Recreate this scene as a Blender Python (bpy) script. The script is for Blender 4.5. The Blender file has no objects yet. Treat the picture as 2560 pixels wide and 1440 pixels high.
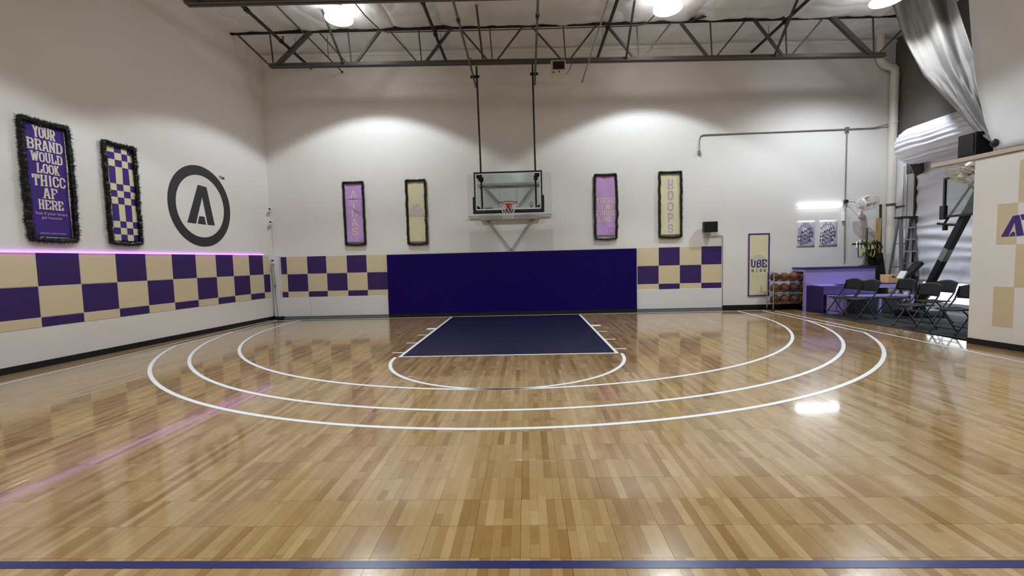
import bpy, math, random
from mathutils import Vector, Matrix, noise
import numpy as np

PI = math.pi
random.seed(7)
S = bpy.context.scene
C = S.collection

def lin(c):
    return tuple((x / 12.92 if x <= 0.04045 else ((x + 0.055) / 1.055) ** 2.4) for x in c)
def rgb(r, g, b):
    return lin((r / 255, g / 255, b / 255)) + (1.0,)

# ------------------------------------------------------------------ camera
cam_data = bpy.data.cameras.new('camera')
cam_data.sensor_width = 36.0
cam_data.sensor_fit = 'HORIZONTAL'
cam_data.lens = 1080.0 / 2560.0 * 36.0
cam_data.clip_start = 0.05
cam_data.clip_end = 200
cam = bpy.data.objects.new('camera', cam_data)
C.objects.link(cam)
CAM = Vector((0.33872, -11.06202, 1.53172))
_ya, _pi, _ro = -0.0347, -0.06465, -0.02536
_f = Vector((math.sin(_ya) * math.cos(_pi), math.cos(_ya) * math.cos(_pi), math.sin(_pi)))
_r = Vector((math.cos(_ya), -math.sin(_ya), 0))
_u = _r.cross(_f)
CR = math.cos(_ro) * _r + math.sin(_ro) * _u
CU = -math.sin(_ro) * _r + math.cos(_ro) * _u
CF = _f
m = Matrix((CR, CU, -CF)).transposed().to_4x4()
m.translation = CAM
cam.matrix_world = m
S.camera = cam

# ------------------------------------------------------------------ world, exposure
S.view_settings.view_transform = 'Standard'
S.view_settings.look = 'None'
S.view_settings.gamma = 1.0
S.view_settings.use_curve_mapping = False
S.view_settings.exposure = 0.0
S.cycles.adaptive_threshold = 0.013
S.cycles.max_bounces = 10
S.cycles.diffuse_bounces = 6
S.cycles.glossy_bounces = 4
S.cycles.transmission_bounces = 6
S.cycles.sample_clamp_indirect = 4.0
S.cycles.caustics_reflective = False
S.cycles.caustics_refractive = False

W = bpy.data.worlds.new('daylight')
S.world = W
W.use_nodes = True
W.node_tree.nodes['Background'].inputs['Color'].default_value = (0.80, 0.90, 1.0, 1)
W.node_tree.nodes['Background'].inputs['Strength'].default_value = 2.6

LAMP_POWER = 690.0
LAMP_COLOR = (0.83, 0.945, 1.0)
LAMP_EMIT = 16.0
LAMPS_SEEN = [(-3.74, -1.12, 7.02), (3.56, -1.12, 6.92), (8.08, -1.3, 6.80)]
LAMPS_BEHIND = [(-3.7, -5.9, 7.0), (3.56, -5.9, 6.92), (-3.7, -10.6, 7.0), (3.56, -10.6, 6.92), (0, -15.2, 6.95)]

# ------------------------------------------------------------------ mesh helpers
class G:
    def __init__(self):
        self.v = []; self.f = []
    def add(self, vs, fs):
        n = len(self.v)
        self.v += [tuple(p) for p in vs]
        self.f += [tuple(i + n for i in q) for q in fs]
        return self
    def obox(self, c, ax, ay, az):
        c = Vector(c); ax = Vector(ax); ay = Vector(ay); az = Vector(az)
        vs = [c + sx * ax + sy * ay + sz * az for sx in (-1, 1) for sy in (-1, 1) for sz in (-1, 1)]
        return self.add(vs, [(0, 1, 3, 2), (4, 6, 7, 5), (0, 4, 5, 1), (2, 3, 7, 6), (0, 2, 6, 4), (1, 5, 7, 3)])
    def box(self, x0, x1, y0, y1, z0, z1):
        return self.obox(((x0 + x1) / 2, (y0 + y1) / 2, (z0 + z1) / 2), ((x1 - x0) / 2, 0, 0), (0, (y1 - y0) / 2, 0), (0, 0, (z1 - z0) / 2))
    def bar(self, p0, p1, w, h, up=(0, 0, 1)):
        p0 = Vector(p0); p1 = Vector(p1)
        d = (p1 - p0); L = d.length; d = d / L
        up = Vector(up)
        if abs(d.dot(up)) > 0.98: up = Vector((0, 1, 0))
        s = d.cross(up).normalized(); t = s.cross(d).normalized()
        return self.obox((p0 + p1) / 2, d * L / 2, s * w / 2, t * h / 2)
    def tube(self, path, r, n=8, closed=False, cap=True):
        P = [Vector(p) for p in path]; N = len(P)
        rs = r if isinstance(r, (list, tuple)) else [r] * N
        rings = []; ref = None
        for i, p in enumerate(P):
            if closed: d = P[(i + 1) % N] - P[i - 1]
            elif i == 0: d = P[1] - P[0]
            elif i == N - 1: d = P[-1] - P[-2]
            else: d = (P[i + 1] - p).normalized() + (p - P[i - 1]).normalized()
            if d.length < 1e-9: d = Vector((0, 0, 1))
            d.normalize()
            if ref is None:
                ref = Vector((0, 0, 1)) if abs(d.z) < 0.9 else Vector((1, 0, 0))
            ref = (ref - ref.dot(d) * d)
            if ref.length < 1e-6: ref = d.orthogonal()
            ref.normalize()
            b = d.cross(ref)
            rings.append([p + rs[i] * (math.cos(2 * PI * k / n) * ref + math.sin(2 * PI * k / n) * b) for k in range(n)])
        vs = [q for ring in rings for q in ring]; fs = []
        for i in range(N if closed else N - 1):
            j = (i + 1) % N
            for k in range(n):
                k2 = (k + 1) % n
                fs.append((i * n + k, i * n + k2, j * n + k2, j * n + k))
        if cap and not closed:
            fs.append(tuple(range(n - 1, -1, -1))); fs.append(tuple((N - 1) * n + k for k in range(n)))
        return self.add(vs, fs)
    def cyl(self, p0, p1, r, n=12):
        return self.tube([p0, p1], r, n)
    def lathe(self, c, prof, n=20, axis=(0, 0, 1), cap0=False, cap1=False):
        c = Vector(c); a = Vector(axis).normalized(); e = a.orthogonal().normalized(); b = a.cross(e)
        vs = [c + z * a + r * (math.cos(2 * PI * k / n) * e + math.sin(2 * PI * k / n) * b) for r, z in prof for k in range(n)]
        fs = []
        for i in range(len(prof) - 1):
            for k in range(n):
                k2 = (k + 1) % n
                fs.append((i * n + k, i * n + k2, (i + 1) * n + k2, (i + 1) * n + k))
        if cap0: fs.append(tuple(range(n - 1, -1, -1)))
        if cap1: fs.append(tuple((len(prof) - 1) * n + k for k in range(n)))
        return self.add(vs, fs)
    def torus(self, c, R, r, axis=(0, 0, 1), n=28, k=8):
        c = Vector(c); a = Vector(axis).normalized(); e = a.orthogonal().normalized(); b = a.cross(e)
        return self.tube([c + R * (math.cos(2 * PI * i / n) * e + math.sin(2 * PI * i / n) * b) for i in range(n)], r, k, closed=True)
    def prism(self, poly, fr, o0, o1):
        n = len(poly)
        vs = [fr(u, v, o0) for u, v in poly] + [fr(u, v, o1) for u, v in poly]
        fs = [tuple(range(n)), tuple(range(2 * n - 1, n - 1, -1))] + [(i, (i + 1) % n, n + (i + 1) % n, n + i) for i in range(n)]
        return self.add(vs, fs)
    def grid(self, fn, nu, nv):
        vs = [fn(i / nu, j / nv) for j in range(nv + 1) for i in range(nu + 1)]
        fs = [(j * (nu + 1) + i, j * (nu + 1) + i + 1, (j + 1) * (nu + 1) + i + 1, (j + 1) * (nu + 1) + i) for j in range(nv) for i in range(nu)]
        return self.add(vs, fs)
    def sphere(self, c, r, n=16, k=10, sc=(1, 1, 1)):
        c = Vector(c)
        vs = []
        for j in range(k + 1):
            th = PI * j / k
            for i in range(n):
                ph = 2 * PI * i / n
                vs.append(c + Vector((sc[0] * r * math.sin(th) * math.cos(ph), sc[1] * r * math.sin(th) * math.sin(ph), sc[2] * r * math.cos(th))))
        fs = [(j * n + i, j * n + (i + 1) % n, (j + 1) * n + (i + 1) % n, (j + 1) * n + i) for j in range(k) for i in range(n)]
        return self.add(vs, fs)
    def build(self, name, mat, parent=None, smooth=True, bevel=0.0, world=True, solid=0.0, fix=True):
        me = bpy.data.meshes.new(name)
        vs = self.v
        if parent is not None and world:
            pw = parent
            while pw.parent is not None: pw = pw.parent
            inv = pw.matrix_basis.inverted()
            vs = [tuple(inv @ Vector(p)) for p in vs]
        me.from_pydata(vs, [], self.f)
        me.validate()
        if fix:
            import bmesh
            bm = bmesh.new(); bm.from_mesh(me)
            bmesh.ops.recalc_face_normals(bm, faces=bm.faces)
            bm.to_mesh(me); bm.free()
        if smooth:
            me.polygons.foreach_set('use_smooth', [True] * len(me.polygons))
            me.set_sharp_from_angle(angle=math.radians(38))
        me.materials.append(mat)
        o = bpy.data.objects.new(name, me)
        C.objects.link(o)
        if parent is not None: o.parent = parent
        if bevel:
            md = o.modifiers.new('edge', 'BEVEL'); md.width = bevel; md.segments = 2; md.limit_method = 'ANGLE'
            md.harden_normals = True
        if solid:
            md = o.modifiers.new('thick', 'SOLIDIFY'); md.thickness = solid; md.offset = 0
        return o

def tag(o, label=None, cat=None, group=None, kind=None):
    if label: o['label'] = label
    if cat: o['category'] = cat
    if group: o['group'] = group
    if kind: o['kind'] = kind
    return o
def thing(name, loc, label, cat, group=None, rz=0.0):
    o = bpy.data.objects.new(name, None); C.objects.link(o)
    o.empty_display_size = 0.1
    o.location = loc; o.rotation_euler = (0, 0, rz)
    bpy.context.view_layer.update() if False else None
    o.matrix_basis = Matrix.Translation(Vector(loc)) @ Matrix.Rotation(rz, 4, 'Z')
    return tag(o, label, cat, group)
def copy_tree(o, parent=None):
    c = o.copy(); C.objects.link(c)
    if parent is not None: c.parent = parent
    for ch in [q for q in bpy.data.objects if q.parent == o]:
        copy_tree(ch, c)
    return c

# ------------------------------------------------------------------ materials
def nodes_of(name):
    m = bpy.data.materials.new(name); m.use_nodes = True
    nt = m.node_tree
    return m, nt, nt.nodes['Principled BSDF']
def mat(name, col, rough=0.6, metal=0.0, var=0.0, vscale=6.0, bump=0.0, bscale=60.0, spec=0.5, stretch=(1, 1, 1), coat=0.0):
    m, nt, b = nodes_of(name)
    b.inputs['Roughness'].default_value = rough
    b.inputs['Metallic'].default_value = metal
    b.inputs['Specular IOR Level'].default_value = spec
    if coat: b.inputs['Coat Weight'].default_value = coat
    L = nt.links
    geo = nt.nodes.new('ShaderNodeNewGeometry')
    mp = nt.nodes.new('ShaderNodeMapping'); mp.inputs['Scale'].default_value = stretch
    L.new(geo.outputs['Position'], mp.inputs['Vector'])
    nz = nt.nodes.new('ShaderNodeTexNoise'); nz.inputs['Scale'].default_value = vscale; nz.inputs['Detail'].default_value = 4
    L.new(mp.outputs['Vector'], nz.inputs['Vector'])
    mix = nt.nodes.new('ShaderNodeMix'); mix.data_type = 'RGBA'
    c = Vector(col[:3])
    mix.inputs['A'].default_value = tuple(c * (1 - var)) + (1,)
    mix.inputs['B'].default_value = tuple(c * (1 + var)) + (1,)
    L.new(nz.outputs['Fac'], mix.inputs['Factor'])
    L.new(mix.outputs['Result'], b.inputs['Base Color'])
    if bump:
        n2 = nt.nodes.new('ShaderNodeTexNoise'); n2.inputs['Scale'].default_value = bscale; n2.inputs['Detail'].default_value = 3
        L.new(mp.outputs['Vector'], n2.inputs['Vector'])
        bp = nt.nodes.new('ShaderNodeBump'); bp.inputs['Strength'].default_value = bump; bp.inputs['Distance'].default_value = 0.01
        L.new(n2.outputs['Fac'], bp.inputs['Height']); L.new(bp.outputs['Normal'], b.inputs['Normal'])
    return m
def emit(name, col, strength):
    m, nt, b = nodes_of(name)
    b.inputs['Base Color'].default_value = (0.8, 0.8, 0.8, 1)
    b.inputs['Emission Color'].default_value = tuple(col) + (1,)
    b.inputs['Emission Strength'].default_value = strength
    return m

M = {}
M['wall'] = mat('white wall paint', rgb(228, 224, 221), 0.42, var=0.035, vscale=1.3, bump=0.12, bscale=14, spec=0.35)
M['kick'] = mat('white wall board', rgb(222, 222, 224), 0.4, var=0.03, vscale=3, bump=0.05, bscale=20)
M['concrete'] = mat('bare grey concrete wall', rgb(98, 94, 88), 0.85, var=0.12, vscale=2.2, bump=0.2, bscale=30)
M['slab'] = mat('dark concrete slab', rgb(44, 34, 24), 0.7, var=0.15, vscale=4)
M['border'] = mat('brown floor border', rgb(120, 96, 64), 0.5, var=0.12, vscale=9, stretch=(1, 0.15, 1))
M['black_base'] = mat('black vinyl baseboard', rgb(16, 15, 17), 0.5, var=0.1)
M['grey_cove'] = mat('grey vinyl cove strip', rgb(120, 126, 128), 0.55, var=0.08)
M['tan'] = mat('tan panel paint', rgb(214, 198, 166), 0.55, var=0.03, vscale=5, bump=0.05, bscale=90)
M['purple'] = mat('purple panel paint', rgb(50, 24, 94), 0.55, var=0.05, vscale=4, bump=0.05, bscale=90)
M['tan_faint'] = mat('faint tan wall paint', rgb(208, 190, 160), 0.5, var=0.03)
M['pad'] = mat('indigo vinyl pad', rgb(21, 3, 88), 0.4, var=0.06, vscale=3, bump=0.05, bscale=7, spec=0.14)
M['pad_edge'] = mat('dark pad edging', rgb(20, 8, 50), 0.5)
M['steel_dark'] = mat('dark grey truss paint', rgb(78, 72, 68), 0.5, metal=0.2, var=0.15, vscale=8)
M['steel_black'] = mat('black pipe paint', rgb(26, 24, 23), 0.45, metal=0.2, var=0.1)
M['galv'] = mat('galvanised conduit', rgb(150, 148, 144), 0.4, metal=0.6, var=0.1, vscale=20)
M['galv_dark'] = mat('dull steel pipe', rgb(96, 96, 92), 0.4, metal=0.6, var=0.1)
M['chrome'] = mat('chrome tube', rgb(205, 203, 200), 0.18, metal=1.0)
M['black_metal'] = mat('black powder coated metal', rgb(17, 18, 18), 0.42, metal=0.1)
M['black_plastic'] = mat('black plastic', rgb(20, 20, 22), 0.5, var=0.1)
M['chair_plastic'] = mat('black chair plastic', rgb(10, 10, 12), 0.55, bump=0.1, bscale=200)
M['chair_steel'] = mat('grey chair steel', rgb(44, 44, 50), 0.35, metal=0.7)
M['padding'] = mat('black foam backboard padding', rgb(12, 13, 14), 0.6)
M['white_plastic'] = mat('white plastic', rgb(228, 227, 222), 0.45)
M['white_line'] = mat('white court line paint', rgb(236, 236, 238), 0.3, var=0.03, vscale=30)
M['blue_line'] = mat('blue court line paint', rgb(30, 34, 92), 0.3, var=0.05, vscale=30)
M['key'] = mat('navy painted key', rgb(27, 25, 50), 0.36, var=0.07, vscale=12, spec=0.25)
M['rim'] = mat('orange red rim paint', rgb(158, 38, 22), 0.45)
M['net'] = mat('white net cord', rgb(226, 220, 214), 0.8)
M['garland'] = mat('dark green black tinsel', rgb(20, 30, 22), 0.45, var=0.5, vscale=60)
M['garland_black'] = mat('black tinsel', rgb(15, 16, 18), 0.42, var=0.5, vscale=60)
M['lav'] = mat('lavender cloth', rgb(196, 156, 214), 0.85, var=0.06, vscale=4, bump=0.15, bscale=9)
M['cream'] = mat('cream cloth', rgb(218, 210, 174), 0.85, var=0.06, vscale=4, bump=0.15, bscale=9)
M['cloth_purple'] = mat('deep purple cloth', rgb(62, 34, 124), 0.8, var=0.06, vscale=6, bump=0.12, bscale=9)
M['cloth_white'] = mat('white cloth backing', rgb(226, 222, 214), 0.85)
M['print_cream'] = mat('cream print', rgb(222, 206, 196), 0.8, var=0.05, vscale=30)
M['print_lav'] = mat('lavender print', rgb(190, 160, 196), 0.8, var=0.05, vscale=30)
M['print_violet'] = mat('faded violet print', rgb(172, 128, 190), 0.8, var=0.05, vscale=30)
M['print_white'] = mat('off white print', rgb(226, 218, 208), 0.8, var=0.05, vscale=30)
M['print_purple'] = mat('purple print', rgb(64, 42, 122), 0.7)
M['print_dark'] = mat('dark ink print', rgb(44, 34, 66), 0.7)
M['print_grey'] = mat('pale grey print', rgb(198, 190, 180), 0.8)
M['mural'] = mat('charcoal mural paint', rgb(46, 45, 48), 0.55, var=0.06)
M['paper'] = mat('white poster paper', rgb(226, 224, 232), 0.6)
M['print_lilac'] = mat('lilac print', rgb(176, 166, 206), 0.7)
M['print_lilac_grey'] = mat('grey lilac print', rgb(166, 162, 176), 0.7)
M['desk_light'] = mat('light purple laminate', rgb(160, 144, 212), 0.4, var=0.06, vscale=5)
M['desk_dark'] = mat('dark purple laminate', rgb(44, 26, 86), 0.45, var=0.05)
M['rubber'] = mat('charcoal rubber mat', rgb(19, 19, 22), 0.85, var=0.25, vscale=120, bump=0.2, bscale=200)
M['ball'] = mat('worn orange basketball leather', rgb(112, 58, 36), 0.6, var=0.2, vscale=20, bump=0.15, bscale=300)
M['ball_dark'] = mat('dark brown basketball leather', rgb(76, 46, 36), 0.6, var=0.2, vscale=20, bump=0.15, bscale=300)
M['ball_seam'] = mat('black ball seam', rgb(24, 18, 16), 0.6)
M['wood'] = mat('pale plywood', rgb(236, 186, 128), 0.6, var=0.1, vscale=14, stretch=(1, 1, 6))
M['plank'] = mat('tan wood board', rgb(186, 150, 100), 0.65, var=0.12, vscale=8, stretch=(6, 6, 0.4))
M['plank_dark'] = mat('dark stained board', rgb(66, 42, 30), 0.6, var=0.15, vscale=8)
M['fibre'] = mat('grey fibreglass ladder rail', rgb(96, 96, 100), 0.5, var=0.06)
M['alu'] = mat('aluminium tread', rgb(176, 176, 178), 0.35, metal=0.7)
M['pipe_white'] = mat('white painted downpipe', rgb(214, 208, 198), 0.4, var=0.06, vscale=7)
M['fan'] = mat('cream fan plastic', rgb(220, 216, 208), 0.4)
M['yellow'] = mat('yellow green rubber band', rgb(196, 196, 62), 0.5)
M['foam_black'] = mat('black foam mat', rgb(20, 19, 21), 0.75, var=0.2)
M['blue_grey'] = mat('blue grey plastic', rgb(92, 104, 138), 0.35, var=0.05)
M['sheet'] = mat('white vinyl insulation', rgb(228, 230, 234), 0.5, var=0.05, vscale=2.5, bump=0.35, bscale=7)
M['door_sheet'] = mat('white foil door insulation', rgb(218, 218, 228), 0.42, var=0.05, vscale=4, bump=0.25, bscale=12, stretch=(1, 0.35, 1))
M['curtain'] = mat('grey translucent plastic sheet', rgb(94, 90, 86), 0.7, var=0.16, vscale=2.2, bump=0.5, bscale=6, spec=0.3)
M['beige_box'] = mat('beige enamel case', rgb(206, 198, 184), 0.5)
M['screen'] = mat('dark glass screen', rgb(8, 8, 9), 0.15)
M['red_label'] = mat('red sticker', rgb(150, 60, 50), 0.6)
M['slot'] = mat('black slot', rgb(6, 6, 6), 0.9)
M['ground_out'] = mat('sunlit pavement', rgb(190, 188, 184), 0.8, var=0.1)

m, nt, b = nodes_of('clear tempered glass')
gl = nt.nodes.new('ShaderNodeBsdfTransparent'); gl.inputs['Color'].default_value = (0.86, 0.9, 0.89, 1)
gg = nt.nodes.new('ShaderNodeBsdfGlossy'); gg.inputs['Roughness'].default_value = 0.03
fr_ = nt.nodes.new('ShaderNodeFresnel'); fr_.inputs['IOR'].default_value = 1.35
mx = nt.nodes.new('ShaderNodeMixShader')
nt.links.new(fr_.outputs['Fac'], mx.inputs['Fac']); nt.links.new(gl.outputs['BSDF'], mx.inputs[1]); nt.links.new(gg.outputs['BSDF'], mx.inputs[2])
nt.links.new(mx.outputs['Shader'], nt.nodes['Material Output'].inputs['Surface'])
M['glass'] = m
m, nt, b = nodes_of('clear acrylic sheet')
gl = nt.nodes.new('ShaderNodeBsdfTransparent'); gl.inputs['Color'].default_value = (0.975, 0.978, 0.98, 1)
gg = nt.nodes.new('ShaderNodeBsdfGlossy'); gg.inputs['Roughness'].default_value = 0.12
mx = nt.nodes.new('ShaderNodeMixShader'); mx.inputs['Fac'].default_value = 0.03
nt.links.new(gl.outputs['BSDF'], mx.inputs[1]); nt.links.new(gg.outputs['BSDF'], mx.inputs[2])
nt.links.new(mx.outputs['Shader'], nt.nodes['Material Output'].inputs['Surface'])
M['acrylic'] = m
M['lamp_glow'] = emit('glowing acrylic reflector', (1.0, 0.98, 0.93), LAMP_EMIT * 0.75)
M['lens_glow'] = emit('glowing lamp lens', (1.0, 0.98, 0.95), LAMP_EMIT)
M['tube_glow'] = emit('glowing led tube', (0.93, 0.98, 1.0), 14.0)
M['strip_glow'] = emit('glowing purple led strip', (0.50, 0.10, 1.0), 4.0)

# wood print sport tiles: five printed maple strips per tile
TX, TY, TX0, TY0 = 0.2617, 0.2727, 0.0100, -8.3870
def tile_material():
    m, nt, b = nodes_of('printed maple sport tile')
    N, L = nt.nodes, nt.links
    def math_(op, a, bb=None, c=None):
        n = N.new('ShaderNodeMath'); n.operation = op
        for i, x in enumerate((a, bb, c)):
            if x is None: continue
            if isinstance(x, (int, float)): n.inputs[i].default_value = x
            else: L.new(x, n.inputs[i])
        return n.outputs[0]
    geo = N.new('ShaderNodeNewGeometry')
    sp = N.new('ShaderNodeSeparateXYZ'); L.new(geo.outputs['Position'], sp.inputs[0])
    sx = math_('DIVIDE', math_('SUBTRACT', sp.outputs['X'], TX0), TX / 5)
    sy = math_('DIVIDE', math_('SUBTRACT', sp.outputs['Y'], TY0), TY)
    ix = math_('FLOOR', sx); fx = math_('FRACT', sx)
    iy = math_('FLOOR', sy); fy = math_('FRACT', sy)
    def wn(a, bq, k):
        cb = N.new('ShaderNodeCombineXYZ'); L.new(a, cb.inputs[0]); L.new(bq, cb.inputs[1]); cb.inputs[2].default_value = k
        w = N.new('ShaderNodeTexWhiteNoise'); w.noise_dimensions = '3D'; L.new(cb.outputs[0], w.inputs[0])
        return w.outputs['Value']
    cut = wn(ix, iy, 1.5)                       # where a strip has a butt joint; above 1 none
    cut = math_('MULTIPLY', cut, 3.2)
    past = math_('GREATER_THAN', fy, cut)
    seed = math_('ADD', iy, math_('MULTIPLY', past, 0.37))
    r1 = wn(ix, seed, 7.3)
    # runs of the same print over neighbouring tiles
    r2 = wn(ix, math_('FLOOR', math_('DIVIDE', math_('ADD', iy, math_('MULTIPLY', wn(ix, ix, 11.0), 9.0)), 4.0)), 3.1)
    tone = math_('ADD', math_('MULTIPLY', r1, 0.42), math_('MULTIPLY', r2, 0.58))
    ramp = N.new('ShaderNodeValToRGB')
    e = ramp.color_ramp.elements
    e[0].position = 0.1; e[0].color = rgb(137, 99, 51)
    e[1].position = 0.9; e[1].color = rgb(177, 145, 99)
    for p, c in ((0.28, rgb(148, 112, 61)), (0.45, rgb(160, 126, 77)), (0.7, rgb(169, 136, 88))):
        q = e.new(p); q.color = c
    L.new(tone, ramp.inputs['Fac'])
    # grain
    mp = N.new('ShaderNodeMapping'); mp.inputs['Scale'].default_value = (60, 5, 1)
    L.new(geo.outputs['Position'], mp.inputs['Vector'])
    gn = N.new('ShaderNodeTexNoise'); gn.inputs['Scale'].default_value = 2.0; gn.inputs['Detail'].default_value = 6; gn.inputs['Distortion'].default_value = 0.6
    L.new(mp.outputs['Vector'], gn.inputs['Vector'])
    g2 = N.new('ShaderNodeTexNoise'); g2.inputs['Scale'].default_value = 9.0; g2.inputs['Detail'].default_value = 3
    L.new(geo.outputs['Position'], g2.inputs['Vector'])
    gv = math_('ADD', math_('MULTIPLY', gn.outputs['Fac'], 0.34), math_('MULTIPLY', g2.outputs['Fac'], 0.22))
    gv = math_('ADD', gv, 0.72)
    seam = math_('GREATER_THAN', math_('ABSOLUTE', math_('SUBTRACT', fx, 0.5)), 0.478)
    butt = math_('LESS_THAN', math_('ABSOLUTE', math_('SUBTRACT', fy, cut)), 0.006)
    dark = math_('MAXIMUM', seam, butt)
    k = math_('MULTIPLY', gv, math_('SUBTRACT', 1.0, math_('MULTIPLY', dark, 0.30)))
    # grime in the joints between tiles
    tx_ = math_('FRACT', math_('DIVIDE', sx, 5.0))
    jx = math_('GREATER_THAN', math_('ABSOLUTE', math_('SUBTRACT', tx_, 0.5)), 0.9935 / 2)
    jy = math_('GREATER_THAN', math_('ABSOLUTE', math_('SUBTRACT', fy, 0.5)), 0.9935 / 2)
    k = math_('MULTIPLY', k, math_('SUBTRACT', 1.0, math_('MULTIPLY', math_('MAXIMUM', jx, jy), 0.66)))
    vm = N.new('ShaderNodeVectorMath'); vm.operation = 'SCALE'
    L.new(ramp.outputs['Color'], vm.inputs[0]); L.new(k, vm.inputs['Scale'])
    L.new(vm.outputs[0], b.inputs['Base Color'])
    b.inputs['Roughness'].default_value = 0.2
    b.inputs['IOR'].default_value = 1.5
    b.inputs['Coat Weight'].default_value = 0.75
    b.inputs['Coat Roughness'].default_value = 0.07
    b.inputs['Coat IOR'].default_value = 1.5
    n2 = N.new('ShaderNodeTexNoise'); n2.inputs['Scale'].default_value = 22; n2.inputs['Detail'].default_value = 2
    L.new(geo.outputs['Position'], n2.inputs['Vector'])
    bp = N.new('ShaderNodeBump'); bp.inputs['Strength'].default_value = 0.025; bp.inputs['Distance'].default_value = 0.01
    L.new(n2.outputs['Fac'], bp.inputs['Height']); L.new(bp.outputs['Normal'], b.inputs['Normal'])
    return m
M['tile'] = tile_material()

# ------------------------------------------------------------------ frames on walls
def FB(u, v, o): return Vector((u, 1.1 - o, v))                       # back wall, u = X, v = Z
_lu = Vector((-0.10443, -0.99453, 0)); _ln = Vector((0.99453, -0.10443, 0)); _lb = Vector((-6.93, 1.1, 0))
def FL(u, v, o): return _lb + _lu * (-u) + _ln * o + Vector((0, 0, v))  # left wall, u = -(distance from corner)
_ru = Vector((0.169, -0.98562, 0)); _rn = Vector((-0.98562, -0.169, 0)); _rb = Vector((7.468, -3.875, 0))
def FR(u, v, o): return _rb + _ru * u + _rn * o + Vector((0, 0, v))     # right partition, u grows toward camera
def ceil_z(x): return 7.305 - 0.0165 * x

# ------------------------------------------------------------------ slab-serif block letters
def _p(*a): return [tuple(q) for q in a]
_O = _p((.12, .27), (.28, .09), (.72, .09), (.88, .27), (.88, .73), (.72, .91), (.28, .91), (.12, .73), (.12, .27))
SLAB = {
 'A': ([_p((.14, .0), (.44, .97)), _p((.86, .0), (.56, .97)), _p((.25, .30), (.75, .30))], [(.14, 0), (.86, 0)]),
 'B': ([_p((.2, 0), (.2, 1)), _p((.06, .91), (.7, .91), (.84, .8), (.84, .62), (.7, .52), (.2, .52)), _p((.7, .52), (.87, .4), (.87, .2), (.72, .09), (.06, .09))], []),
 'C': ([_p((.86, .68), (.86, .76), (.7, .91), (.3, .91), (.13, .74), (.13, .26), (.3, .09), (.7, .09), (.86, .24), (.86, .32))], []),
 'D': ([_p((.2, 0), (.2, 1)), _p((.06, .91), (.68, .91), (.87, .72), (.87, .28), (.68, .09), (.06, .09))], []),
 'E': ([_p((.2, 0), (.2, 1)), _p((.06, .91), (.88, .91), (.88, .7)), _p((.06, .09), (.88, .09), (.88, .3)), _p((.2, .5), (.64, .5))], []),
 'F': ([_p((.2, 0), (.2, 1)), _p((.06, .91), (.88, .91), (.88, .68)), _p((.2, .5), (.66, .5))], [(.2, 0)]),
 'G': ([_p((.86, .72), (.7, .91), (.3, .91), (.13, .74), (.13, .26), (.3, .09), (.7, .09), (.86, .24), (.86, .45), (.55, .45))], []),
 'H': ([_p((.2, 0), (.2, 1)), _p((.8, 0), (.8, 1)), _p((.2, .5), (.8, .5))], [(.2, 0), (.8, 0), (.2, 1), (.8, 1)]),
 'I': ([_p((.5, 0), (.5, 1))], [(.5, 0), (.5, 1)]),
 'K': ([_p((.2, 0), (.2, 1)), _p((.82, .98), (.25, .45)), _p((.42, .6), (.84, .02))], [(.2, 0), (.84, 0), (.2, 1), (.8, 1)]),
 'L': ([_p((.24, 0), (.24, 1)), _p((.08, .09), (.87, .09), (.87, .36))], [(.24, 1)]),
 'M': ([_p((.14, 0), (.14, 1)), _p((.86, 0), (.86, 1)), _p((.14, .95), (.5, .3), (.86, .95))], [(.14, 0), (.86, 0)]),
 'N': ([_p((.18, 0), (.18, 1)), _p((.82, 0), (.82, 1)), _p((.18, .95), (.82, .05))], [(.18, 0), (.82, 1), (.14, 1)]),
 'O': ([_O], []),
 'P': ([_p((.2, 0), (.2, 1)), _p((.06, .91), (.7, .91), (.87, .78), (.87, .56), (.7, .43), (.2, .43))], [(.2, 0)]),
 'R': ([_p((.2, 0), (.2, 1)), _p((.06, .91), (.7, .91), (.86, .79), (.86, .6), (.7, .48), (.2, .48)), _p((.55, .48), (.84, .02))], [(.2, 0), (.86, 0)]),
 'S': ([_p((.84, .66), (.84, .78), (.7, .91), (.3, .91), (.14, .78), (.14, .64), (.28, .53), (.72, .47), (.86, .36), (.86, .22), (.7, .09), (.3, .09), (.14, .22), (.14, .34))], []),
 'T': ([_p((.5, 0), (.5, .95)), _p((.1, .68), (.1, .91), (.9, .91), (.9, .68))], [(.5, 0)]),
 'U': ([_p((.18, 1), (.18, .27), (.34, .09), (.66, .09), (.82, .27), (.82, 1))], [(.18, 1), (.82, 1)]),
 'V': ([_p((.16, 1), (.5, .03)), _p((.84, 1), (.5, .03))], [(.16, 1), (.84, 1)]),
 'W': ([_p((.1, 1), (.3, .04)), _p((.5, .85), (.3, .04)), _p((.5, .85), (.7, .04)), _p((.9, 1), (.7, .04))], [(.1, 1), (.9, 1)]),
 'Y': ([_p((.14, 1), (.5, .5)), _p((.86, 1), (.5, .5)), _p((.5, 0), (.5, .5))], [(.14, 1), (.86, 1), (.5, 0)]),
}
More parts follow.
